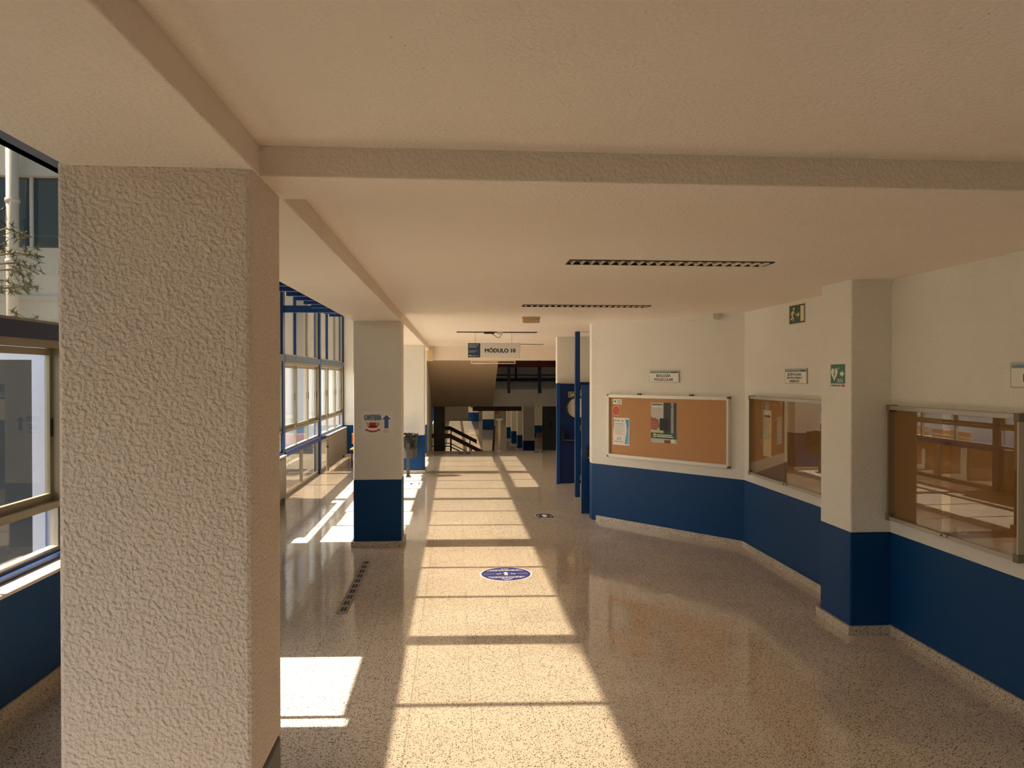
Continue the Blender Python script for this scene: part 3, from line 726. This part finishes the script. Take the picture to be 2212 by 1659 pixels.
# hanging MODULO 10 sign
t = tag(empty('hanging_sign', (.225, 14.2, 2.537)), 'hanging white sign reading MÓDULO 10 with blue end panel', 'sign')
bx(0, .985, 0, .03, 0, .275).build('sign_panel', ['sign_white'], t, bevel=.003)
m = MB(); m.plate(rect(.252, .965, .014, .262), -.002, 0, 0); m.text('MÓDULO 10', .325, .895, .10, .188, -.004, 1, bold=.03)
m.build('lettering', ['paper', 'ink'], t)
m = MB(); m.plate(rect(.008, .235, .005, .27), -.003, 0, 0); m.text('EDIFICIO DE', .024, .20, .228, .25, -.0045, 1, bold=.01); m.text('CIENCIAS', .024, .165, .192, .214, -.0045, 1, bold=.01)
m.text('FACULTAD DE', .024, .175, .122, .136, -.0045, 1); m.text('CIENCIAS', .024, .135, .098, .112, -.0045, 1)
for x, z, r_ in ((.03, .035, .009), (.05, .045, .009), (.062, .03, .008), (.075, .036, .007)): m.plate(ell(x, z, r_, r_, 10), -.0045, -.003, 1)
m.box(.095, .215, -.0045, -.003, .036, .04, 1); m.box(.095, .14, -.0045, -.003, .026, .029, 1)
m.build('blue_panel', ['sign_steel_blue', 'paper'], t)
for x in (.145, .83): MB().cyl((x, .015, .275), (x, .015, .463), .0022, n=6).build('wire', ['dark_metal'], t)

# ================================================================== CEILING FIXTURES
def louvre_light(hole, label, n, broken=False):
    x0, x1, y0, y1 = hole
    t = tag(empty('louvre_light', (x0, y0, CEIL)), label, 'ceiling light', 'recessed louvre lights')
    w, d_ = x1 - x0, y1 - y0
    m = MB().box(0, w, 0, d_, .15, .16).box(-.004, .004, 0, d_, -.006, .16).box(w - .004, w + .004, 0, d_, -.006, .16).box(0, w, -.004, .004, -.006, .16).box(0, w, d_ - .004, d_ + .004, -.006, .16)
    m.build('housing', ['fixture_dark'], t)
    MB().cyl((.05, d_ / 2, .10), (w - .05, d_ / 2, .10), .016).build('tube', ['tube_white'], t)
    if not broken:
        st = w / n
        bl = MB().add([(-.006, .006, .035), (.04, .006, .035), (.022, .006, -.012), (-.006, d_ - .006, .035), (.04, d_ - .006, .035), (.022, d_ - .006, -.012)], [(0, 1, 2), (3, 5, 4), (0, 2, 5, 3), (1, 4, 5, 2)]).mesh('louvre_blade', ['louvre_metal'])
        for k in range(n): link('louvre_blade', bl, t, (st * (k + .5) - .017, 0, 0))
        MB().box(.004, w - .004, d_ / 2 - .003, d_ / 2 + .003, .0, .04).build('louvre_rail', ['louvre_metal'], t)
    return t
louvre_light(HOLES[0], 'nearest long louvred ceiling light', 21)
louvre_light(HOLES[1], 'second long louvred ceiling light further down', 21)
t = louvre_light(HOLES[2], 'ceiling light without louvre, its ballast hanging down', 20, True)
bx(.50, .68, -.06, .12, -.035, -.012).build('hanging_ballast', ['fixture_dark'], t)
bx(.74, .84, .02, .10, -.05, .0).build('connector', ['tube_white'], t)
MB().tube([(.62, .03, -.02), (.68, .02, -.06), (.73, .02, -.10), (.78, .03, -.10), (.81, .04, -.06), (.81, .05, -.03)], .006, 6).build('cable', ['dark_metal'], t)
louvre_light(HOLES[3], 'farthest louvred ceiling light above the hanging sign', 20)
t = tag(empty('emergency_light', (1.03, 10.36, CEIL)), 'small cream emergency light box on the ceiling', 'emergency light')
bx(-.125, .125, -.05, .05, -.03, 0).build('base', ['fixture_cream'], t, bevel=.004)
bx(-.118, .118, -.045, .045, -.085, -.03).build('diffuser', ['fixture_cream'], t, bevel=.012)
t = tag(empty('fluorescent_batten', (1.02, 20.55, 2.63)), 'bare fluorescent batten under the far cross beam', 'ceiling light')
bx(-.58, .58, -.03, .03, -.035, 0).build('tray', ['fixture_cream'], t)
bx(-.1, .1, -.045, .045, -.05, .01).build('ballast_box', ['fixture_cream'], t, bevel=.004)
for s in (-1, 1): bx(s * .59 - .015, s * .59 + .015, -.025, .025, -.10, 0).build('lamp_holder', ['fixture_cream'], t)
MB().cyl((-.58, 0, -.085), (.58, 0, -.085), .014).build('tube', ['tube_white'], t)
o = bx(-.75, -.60, 20.30, 20.42, 2.60, 3.0).build('conduit_box', ['fixture_cream']); tag(o, 'cream cable trunking on the far cross beam', 'trunking')

# ================================================================== FLOOR THINGS
FR = (-math.pi / 2, 0, 0)
# round distancing sticker
m = MB(); m.plate(ell(0, 0, .29, .30, 48), -.0008, 0, 0); m.plate(ell(0, 0, .272, .282, 48), -.0012, -.0008, 1)
for z, a in ((.215, .04), (.165, .17), (.135, .20), (-.125, .20), (-.155, .17), (-.205, .06), (-.24, .035)):
    x = -a
    while x < a:
        wd = random.uniform(.012, .045); m.box(x, min(a, x + wd), -.0016, -.0012, z - .008, z + .008, 0); x += wd + .008
m.plate(ell(0, .058, .012, .02, 12), -.0016, -.0012, 0)
m.plate([(-.028, .02), (-.02, .045), (.02, .045), (.028, .02), (.018, .015), (.016, -.06), (.002, -.06), (0, -.01), (-.002, -.06), (-.016, -.06), (-.018, .015)], -.0016, -.0012, 0)
for s in (-1, 1):
    m.box(min(s * .05, s * .11), max(s * .05, s * .11), -.0016, -.0012, -.008, .004, 0); m.plate([(s * .055, .03), (s * .06, .03), (s * .10, -.03), (s * .095, -.03)], -.0016, -.0012, 0)
    for k in range(4): m.box(min(s * (.13 + .03 * k), s * (.15 + .03 * k)), max(s * (.13 + .03 * k), s * (.15 + .03 * k)), -.0016, -.0012, -.003, .003, 0)
o = m.build('floor_sticker', ['sticker_white', 'sticker_blue'], None, (.555, 8.36, .0003), FR); tag(o, 'round blue floor sticker with white print in the sun strip', 'sticker')
def arrow_sticker(x, y, label, out=False, w=.28, d_=.36, rim=0):
    m = MB(); m.plate(rrect(-w / 2, w / 2, -d_ / 2, d_ / 2, .03), -.0008, 0, rim); m.plate(rrect(-w / 2 + .008, w / 2 - .008, -d_ / 2 + .01, d_ / 2 - .01, .026), -.0012, -.0008, 1)
    if out: m.plate(rrect(-w / 2 + .03, w / 2 - .03, -d_ / 2 + .05, d_ / 2 - .05, .02), -.0015, -.0012, 0)
    mi = 1 if out else 0
    m.plate([(-.03, -.09), (.03, -.09), (.03, .02), (.06, .02), (0, .11), (-.06, .02), (-.03, .02)], -.0019, -.0015 if out else -.0012, mi)
    for s in (-1, 1): m.box(s * .1 - .005, s * .1 + .005, -.0019, -.0012, -.09, .09, mi)
    o = m.build('floor_sticker', ['sticker_white', 'sticker_navy'], None, (x, y, .0003), FR); tag(o, label, 'sticker', 'arrow floor stickers')
arrow_sticker(1.39, 11.81, 'dark blue arrow sticker on the floor before the blue doors')
arrow_sticker(-.90, 15.55, 'white and blue arrow sticker by the litter bin', True, .36, .44)
arrow_sticker(.245, 21.69, 'far floor sticker left of the white post', False, .34, .42, 1)
arrow_sticker(2.43, 21.79, 'far floor sticker right of the white post', False, .32, .42, 1)
# slotted drain
t = tag(empty('drain_grate', (-1.045, 7.06, 0)), 'narrow slotted floor drain grate before the cafeteria column', 'drain')
bx(-.05, .05, 0, 2.05, .0002, .0012).build('channel', ['fixture_dark'], t)
m = MB().box(-.05, -.026, 0, 2.05, .0012, .004).box(.026, .05, 0, 2.05, .0012, .004)
gm = bx(-.026, .026, -.03, .03, .0012, .004).mesh('cross_bar', ['grate_steel'])
m.build('edge_rails', ['grate_steel'], t)
for k in range(11): link('cross_bar', gm, t, (0, .03 + k * .199, 0))
sm_ = MB().box(-.003, .003, 0, 2.05, .0012, .004); sm_.build('slot_bar', ['grate_steel'], t)
st_ = MB()
for k in range(40):
    for x in (-.04, .04): st_.box(x - .004, x + .004, .03 + k * .05, .05 + k * .05, .004, .0043)
tag(st_.build('edge_slots', ['fixture_dark'], t), kind='stuff')

# litter bin on a post
t = tag(empty('litter_bin', (-1.03, 16.70, 0)), 'grey post-mounted litter bin with black bag beside the column', 'litter bin')
bx(-.035, .035, -.06, -.03, 0, .74).build('post', ['grey_metal'], t, bevel=.003)
bx(-.05, .05, -.16, .10, 0, .012).build('foot_plate', ['grey_metal'], t)
MB().cyl((0, -.045, .30), (.0, .02, .30), .018).build('bolt', ['aluminium'], t)
MB().lathe([(0, .40), (.16, .40), (.175, .41), (.185, .72), (.19, .73), (.18, .73), (.17, .42)], (0, .16, 0), 24).build('bucket', ['grey_metal'], t)
rnd = [[random.uniform(-.1, .1) for _ in range(24)] for _ in range(80)]
MB().lathe([(.188, .60), (.198, .66), (.195, .74), (.20, .82), (.205, .88), (.195, .92), (.17, .91), (.16, .85), (.15, .6)], (0, .16, 0), 24, wob=lambda a, j: rnd[a % 80][j] * .9).build('bag', ['black_bag'], t)

# orange chair behind the cafeteria column
t = tag(empty('chair', (-2.28, 18.6, 0)), 'orange chair mostly hidden behind the cafeteria column', 'chair')
bx(-.25, .2, -.2, .22, .42, .455).build('seat', ['orange_laminate'], t, bevel=.01)
bx(-.25, .2, .2, .225, .54, .80).build('backrest', ['orange_laminate'], t, bevel=.01)
for x in (-.2, .15):
    MB().tube([(x, -.17, 0), (x, -.17, .42)], .012).build('leg', ['black_plastic'], t); MB().tube([(x, .19, 0), (x, .20, .42), (x, .235, .78)], .012).build('leg', ['black_plastic'], t)

# ================================================================== STAIR HALL AND LOWER CORRIDOR
LZ = -2.15
# slim white post by the stairs
t = tag(empty('dispenser_post', (1.285, 22.25, 0)), 'slim white post with rounded cap at the stair edge', 'post')
MB().cyl((0, 0, 0), (0, 0, .86), .045, n=16).build('stem', ['post_paint'], t)
MB().lathe([(0, .96), (.10, .955), (.12, .94), (.12, .915), (.10, .905), (.06, .90), (.06, .86), (0, .86)], n=20).build('cap', ['post_paint'], t)
MB().lathe([(0, .02), (.07, .02), (.075, .01), (.075, 0)], n=20).build('base', ['post_paint'], t)
# stair hall walls
m = MB(); m.box(-1.1, -.80, 21.25, 26.6, LZ, 6.2); m.box(-1.1, -.80, 26.6, 31.3, 1.1, 6.2); m.box(5.3, 5.6, 20.95, 31.3, LZ, 6.2); m.box(-.8, 5.6, 20.9, 20.98, 3.4, 6.2); m.box(-1.1, 5.6, 31.0, 31.3, 1.75, 6.2); m.box(-1.1, 5.3, 22.2, 22.45, LZ, -.30)
struct(m.build('wall_stairs', ['plaster']), 'walls of the stair hall beyond the far beam', 'wall')
struct(MB().box(-1.1, 5.6, 20.95, 27.0, 6.0, 6.2).box(-1.1, 5.6, 29.0, 31.3, 6.0, 6.2).box(-1.1, 2.0, 27.0, 29.0, 6.0, 6.2).box(3.6, 5.6, 27.0, 29.0, 6.0, 6.2).build('ceiling_stairs', ['plaster']), 'high ceiling of the stair hall', 'ceiling')
struct(bx(1.2, 5.6, 26.0, 31.0, 1.163, 1.75).build('gallery_slab', ['plaster']), 'gallery floor edge crossing above the lower corridor', 'gallery')
m = MB(); m.add([(-.80, 21.0, 2.80), (1.20, 21.0, 2.80), (1.28, 26.02, 1.163), (-.80, 26.02, 1.163), (-.80, 21.0, 3.15), (1.20, 21.0, 3.15), (1.28, 26.02, 1.75), (-.80, 26.02, 1.75)],
               [(0, 1, 2, 3), (4, 5, 6, 7), (0, 1, 5, 4), (1, 2, 6, 5), (2, 3, 7, 6), (3, 0, 4, 7)])
m.box(-.8, 1.2, 26.02, 31, 1.163, 1.75)
struct(m.build('stair_flight', ['stair_paint']), 'sloping underside of the upper stair flight', 'stairs')
t = struct(empty('window_11', (2.8, 28.0, 6.1)), 'added unseen roof light brightening the gallery', 'window'); bx(-.8, .8, -1, 1, -.01, .01).build('pane', ['glass_dark_tint'], t)  # added opening, never in view, to lift the dark gallery
# gallery railing
t = tag(empty('gallery_railing', (1.3, 25.93, 1.75)), 'dark steel gallery railing with broad maroon handrail', 'railing')
bx(0, 4.2, -.02, .03, .76, .97).build('handrail', ['maroon_steel'], t)
for z in (.30, .49): MB().cyl((0, 0, z), (4.2, 0, z), .022, n=8).build('rail', ['navy_steel'], t)
for x in (.52, 1.58, 2.64, 3.7): bx(x - .05, x + .05, -.03, .03, -.13, .80).build('post', ['navy_steel'], t)
# window on the gallery back wall
t = struct(empty('window_7', (1.5, 30.96, 2.0)), 'dim gallery window with grey panes behind the railing', 'window')
for k in range(4): bx(.05 + k * .95, .93 + k * .95, -.01, .01, .15, 1.8).build('pane', ['gallery_pane'], t)
m = MB().box(0, 3.9, -.03, .03, 0, .12).box(0, 3.9, -.03, .03, 1.83, 1.95)
for k in range(5): m.box(-.03 + k * .95, .05 + k * .95, -.03, .03, .12, 1.83)
m.build('window_frame', ['navy_steel'], t)
# stair down: landing, steps, handrails running to the right
m = MB(); m.box(-.80, -.15, 24.8, 28.6, -1.0, -.80)
for k in range(8): m.box(-.15 + .32 * k, -.15 + .32 * (k + 1), 24.8, 28.6, LZ, -.80 - .168 * (k + 1))
struct(m.build('stairs', ['steps_stone']), 'stairs going down to the lower corridor', 'stairs')
def handrail(y, z, xe, label):
    t = tag(empty('stair_handrail', (-.78, y, z)), label, 'handrail', 'stair handrails')
    sl = -.52; xa = .60
    def band(name, dz, th, m_, x1):
        MB().add([(a, b, c_) for b in (-.025, .025) for a, c_ in ((0, dz), (xa, dz), (x1, dz + sl * (x1 - xa)), (x1, dz - th + sl * (x1 - xa)), (xa - .02, dz - th), (0, dz - th))],
                 [(0, 1, 4, 5), (1, 2, 3, 4), (6, 7, 10, 11), (7, 8, 9, 10), (0, 6, 7, 1), (1, 7, 8, 2), (2, 8, 9, 3), (3, 9, 10, 4), (4, 10, 11, 5), (5, 11, 6, 0)]).build(name, [m_], t)
    band('board', 0, .14, 'brown_wood', xe); band('rail', -.40, .03, 'dark_metal', xe); band('rail', -.60, .03, 'dark_metal', xe)
    for x in (.62, 1.3):
        if x < xe: MB().box(x - .02, x + .02, -.01, .01, -1.05, -.1 + sl * max(0, x - xa)).build('baluster', ['dark_metal'], t)
handrail(25.0, .315, 1.75, 'nearer brown wooden handrail going down the stairs')
handrail(27.6, .385, 1.55, 'farther brown wooden handrail of the down stairs')
o = MB().add([(a_, b_, c_) for b_ in (24.0, 24.05) for a_, c_ in ((1.13, -.60), (1.20, -.60), (1.26, .62), (1.20, .62))], [(0, 1, 2, 3), (7, 6, 5, 4), (0, 4, 5, 1), (1, 5, 6, 2), (2, 6, 7, 3), (3, 7, 4, 0)]).build('railing_bar', ['brown_wood'])
tag(o, 'thin dark slanted railing bar left of the slim white post', 'railing')
# grey fire doors
for nm, x0, x1, y, lab in (('door_3', -.76, -.37, 26.5, 'dark grey door left of the down stairs'), ('door_4', 3.10, 3.62, 27.0, 'dark grey door right of the lower corridor')):
    t = struct(empty(nm, (x0, y, -.82)), lab, 'door')
    bx(0, x1 - x0, 0, .05, 0, 1.97).build('leaf', ['grey_door'], t)
    hx = x1 - x0 - .08 if x0 < 0 else .28
    MB().box(hx, hx + .05, -.015, 0, 1.2, 1.4).tube([(hx + .02, -.01, 1.3), (hx + .02, -.05, 1.3), (hx - .1, -.05, 1.3)], .01, 6).build('handle', ['black_plastic'], t)
struct(bx(.60, 2.32, 26.6, 26.75, .98, 1.163).build('trim_3', ['brown_wood']), 'brown beam under the gallery slab', 'beam')

# lower corridor shell
struct(bx(-1.7, 9, 24.0, 80, LZ - .3, LZ).build('floor_lower', ['terrazzo']), 'beige floor of the lower corridor beyond the stairs', 'floor')
struct(bx(-1.8, 9, 31.0, 80, 1.163, 1.6).build('ceiling_lower', ['plaster']), 'ceiling of the lower corridor', 'ceiling')
m = MB(); m.box(-1.7, 9, 79.8, 80, LZ, 1.2); m.box(8.8, 9, 30, 80, LZ, 1.2); m.box(-1.9, -1.6, 26.6, 42, LZ, 1.2); m.box(-1.9, -1.6, 74, 80, LZ, 1.2); m.box(-1.9, -1.6, 42, 74, LZ, -1.15); m.box(-1.9, -.8, 26.5, 26.6, LZ, 1.2); m.box(5.3, 9, 29.9, 30, LZ, 1.6)
struct(m.build('wall_lower', ['plaster']), 'white walls around the lower corridor', 'wall')
t = struct(empty('window_10', (-1.7, 42, -1.15)), 'long window row of the lower corridor', 'window')
m = MB().box(-.05, .05, 0, 32, 2.2, 2.3).box(-.05, .05, 0, 32, 1.15, 1.27)
m.build('rail', ['blue_steel'], t)
for k in range(26): bx(-.004, .004, k * 1.22 + .05, (k + 1) * 1.22 - .05, 0, 2.2).build('pane', ['glass_upper'], t)
for k in range(27): bx(-.04, .04, k * 1.22 - (.10 if k % 3 == 0 else .03), k * 1.22 + (.10 if k % 3 == 0 else .03), 0, 2.3).build('post', ['blue_steel'], t)
for i, (x, y, w_) in enumerate(((3.66, 41.0, .62), (3.66, 45.0, .42), (3.55, 48.3, .40), (3.52, 52.2, .30))):
    column(x, x + w_, y, y + .4, 1.16, ['nearest', 'second', 'third', 'fourth'][i] + ' column in the lower corridor row', i > 0, z0=LZ, bev=.0)
def lowwall(x0, x1, y, label, nm):
    m = MB(); m.box(x0, x1, y, y + .25, LZ + WAINS, 1.16, 0); m.box(x0, x1, y, y + .25, LZ, LZ + WAINS, 1)
    struct(m.build(nm, ['plaster', 'blue_paint']), label, 'wall')
lowwall(2.2, 3.15, 62, 'short white and blue wall in the lower corridor', 'wall_lower_middle')
lowwall(1.25, 2.25, 74, 'farthest white and blue wall with a small cork board', 'wall_lower_far')
lowwall(4.6, 8.8, 54, 'pale wall seen between the grey doors', 'wall_lower_right')
t = tag(empty('notice_board', (1.42, 73.98, -.85)), 'tiny orange cork board on the farthest lower wall', 'notice board')
bx(0, .72, -.03, 0, 0, 1.0).build('panel', ['cork'], t); MB().box(-.03, 0, -.04, 0, -.03, 1.03).box(.72, .75, -.04, 0, -.03, 1.03).box(0, .72, -.04, 0, -.03, 0).build('frame', ['aluminium_white'], t)
o = bx(3.2, 4.0, 70, 70.3, -1.3, -.3).build('billboard', ['brick_red']); tag(o, 'reddish billboard far down the lower corridor', 'billboard')
t = tag(empty('chair', (5.15, 46, LZ)), 'reddish chair standing in the lower corridor', 'chair')
bx(-.22, .22, -.2, .2, .42, .46).build('seat', ['brick_red'], t); bx(-.22, .22, .18, .21, .6, .9).build('backrest', ['brick_red'], t)
for x in (-.19, .19):
    for y in (-.17, .19): MB().cyl((x, y, 0), (x, y, .45 if y < 0 else .85), .015, n=6).build('leg', ['aluminium'], t)

# ================================================================== OUTSIDE
struct(bx(-60, -3.22, -30, 30.5, -.4, -.12).build('ground', ['pavement']), 'pale paved ground outside the windows', 'ground')
o = bx(-14, -5.2, -12, 10.5, -.12, -.06).build('lawn', ['grass']); tag(o, 'green lawn strip outside the near windows', 'lawn', kind='structure')
# glazed porch by the near window; the second is an added sun blocker
def porch(loc, label, y0, y1, pe):
    t = tag(empty('entrance_porch', loc), label, 'porch', 'glazed porches')
    x0, x1, H_ = -.95, .86, 2.68
    bx(x0, x1, y0, y1, H_ - .1, H_).build('roof', ['vest_white'], t)
    m = MB()
    m.box((pe + .1), x1, y0, y0 + .06, 0, H_ - .1); m.box(x0, x0 + .1, y0, y0 + .06, 0, H_ - .1); m.box(x0, (pe + .1), y0, y0 + .06, H_ - .24, H_ - .1); m.box(x0, (pe + .1), y0, y0 + .06, 0, .74); m.box(pe, (pe + .1), y0 - .02, y0 + .06, .74, H_ - .24)
    m.box(x0, x0 + .06, y0, y1, 0, .74); m.box(x0, x0 + .06, y1 - .12, y1, 0, H_ - .1); m.box(x0, x1, y1 - .06, y1, 0, H_ - .1)
    m.build('white_frame', ['vest_white'], t)
    bx(x0 + .1, pe, y0 + .02, y0 + .04, .74, H_ - .24).build('side_pane', ['vest_glass'], t)
    bx(x0 + .02, x0 + .04, y0 + .06, y1 - .12, .74, H_ - .1).build('front_pane', ['vest_glass'], t)
    bx(pe + .15, pe + .165, y0 - .012, y0, .1, H_ - .15).build('cover_strip', ['aluminium'], t)
porch((-4.1, 8.3, -.12), 'white framed glazed porch outside the near window', -1.8, 1.75, .645)
porch((-4.1, 3.9, -.12), 'added unseen porch blocking low sun from the near panes', -1.5, 1.0, .46)  # added out of view to keep low sun off the near floor
# facing wing
t = tag(empty('opposite_wing', (-10, 24, -.12)), 'pale office wing with dark windows across the courtyard', 'building')
m = MB().box(-12, 6.6, 0, 5, 0, 6.2); m.build('white_wall', ['facade_white'], t)
bx(-12, 6.6, -.15, 5, 8.35, 10.6).build('concrete_band', ['facade_concrete'], t)
bx(-12, 6.6, .25, 5, 6.2, 8.35).build('recess_wall', ['facade_concrete'], t)
wm = bx(.05, 1.0, .12, .15, 6.28, 8.3).mesh('window_pane', ['facade_dark_glass'])
fm = MB().box(-.04, .05, .05, .2, 6.2, 8.35).mesh('window_mullion', ['facade_white'])
for k in range(18):
    link('window_pane', wm, t, (-12 + 1.02 * k, 0, 0)); link('window_mullion', fm, t, (-12 + 1.02 * k, 0, 0))
for k in range(9): bx(-2.9 + .95 * k, -2.1 + .95 * k, -.03, 0, 1.1, 3.2).build('shutter', ['vest_white'], t); 
for z in (1.0, 3.3, 4.6): bx(-12, 6.6, -.08, 0, z, z + .14).build('ledge', ['facade_concrete'], t)
bx(5.0, 5.3, -.1, 0, 0, 6.2).build('blue_post', ['blue_grey_steel'], t)
t = tag(empty('drainpipe', (-13.1, 23.6, 0)), 'thick pale drainpipe on the opposite wing', 'drainpipe')
MB().cyl((0, 0, -.1), (0, 0, 10.4), .17, n=16).build('pipe', ['pipe_zinc'], t)
for z in (5.6, 7.4): MB().lathe([(.17, -.06), (.20, -.06), (.20, .06), (.17, .06)], (0, 0, z), 16).build('collar', ['pipe_zinc'], t)
MB().tube([(-.12, -.1, 7.2), (-.3, -.12, 7.05), (-.3, -.12, 6.8), (-.12, -.1, 6.65)], .03, 6).build('cable', ['dark_metal'], t)
# wooden benches outside
for i, (x, y) in enumerate(((-4.45, 16.6), (-4.75, 18.6))):
    t = tag(empty('garden_bench', (x, y, -.12)), ['tan wooden bench just outside the floor-length window', 'tan wooden bench farther along outside the windows'][i], 'bench', 'benches outside')
    for k in range(4): bx(-.30 + .15 * k, -.17 + .15 * k, -.7, .7, .72, .77).build('seat_slat', ['tan_wood'], t)
    for k in range(2): bx(.33, .37, -.7, .7, .85 + .12 * k, .95 + .12 * k).build('back_slat', ['tan_wood'], t)
    for y_ in (-.6, .6): bx(-.28, .35, y_ - .04, y_ + .04, 0, .72).build('leg', ['tan_wood'], t)
# bare pine in the court
def tree(loc, label, H_, seed, spread, low=.35):
    rr = random.Random(seed)
    t = tag(empty('tree', loc), label, 'tree')
    MB().cyl((0, 0, 0), (.05, .02, H_ * .75), .10, .06, n=10).cyl((.05, .02, H_ * .75), (0, 0, H_), .06, .015, n=8).build('trunk', ['bark'], t)
    br = MB(); lf_ = MB()
    for k in range(46):
        z = rr.uniform(low, .98) * H_; a = rr.uniform(0, 6.28); L_ = rr.uniform(.5, 1) * spread * (1.15 - z / H_ * .6)
        p0 = Vector((0, 0, z)); p1 = p0 + Vector((math.cos(a) * L_ * .5, math.sin(a) * L_ * .5, .10 * L_)); p2 = p0 + Vector((math.cos(a + .2) * L_, math.sin(a + .2) * L_, rr.uniform(-.1, .3) * L_))
        br.tube([p0, p1, p2], .016, 5)
        for q in range(9):
            c_ = p1.lerp(p2, rr.random()) + Vector([rr.uniform(-.12, .12) for _ in range(3)])
            br.tube([p1.lerp(p2, rr.random()), c_], .006, 4)
            for n_ in range(10):
                d_ = Vector([rr.uniform(-1, 1) for _ in range(3)]).normalized() * rr.uniform(.06, .14); u_ = d_.orthogonal().normalized() * .012
                lf_.add([c_ - u_, c_ + u_, c_ + d_], [(0, 1, 2)])
    br.build('branches', ['bark'], t); tag(lf_.build('needles', ['leaf'], t), kind='stuff')
tree((-8.3, 14.2, -.12), 'thin-leaved tree outside in front of the opposite wing', 5.0, 3, 1.5)
tree((-8.5, 6.68, -.12), 'tall slim tree with a small high crown outside', 10.9, 11, .9, .88)
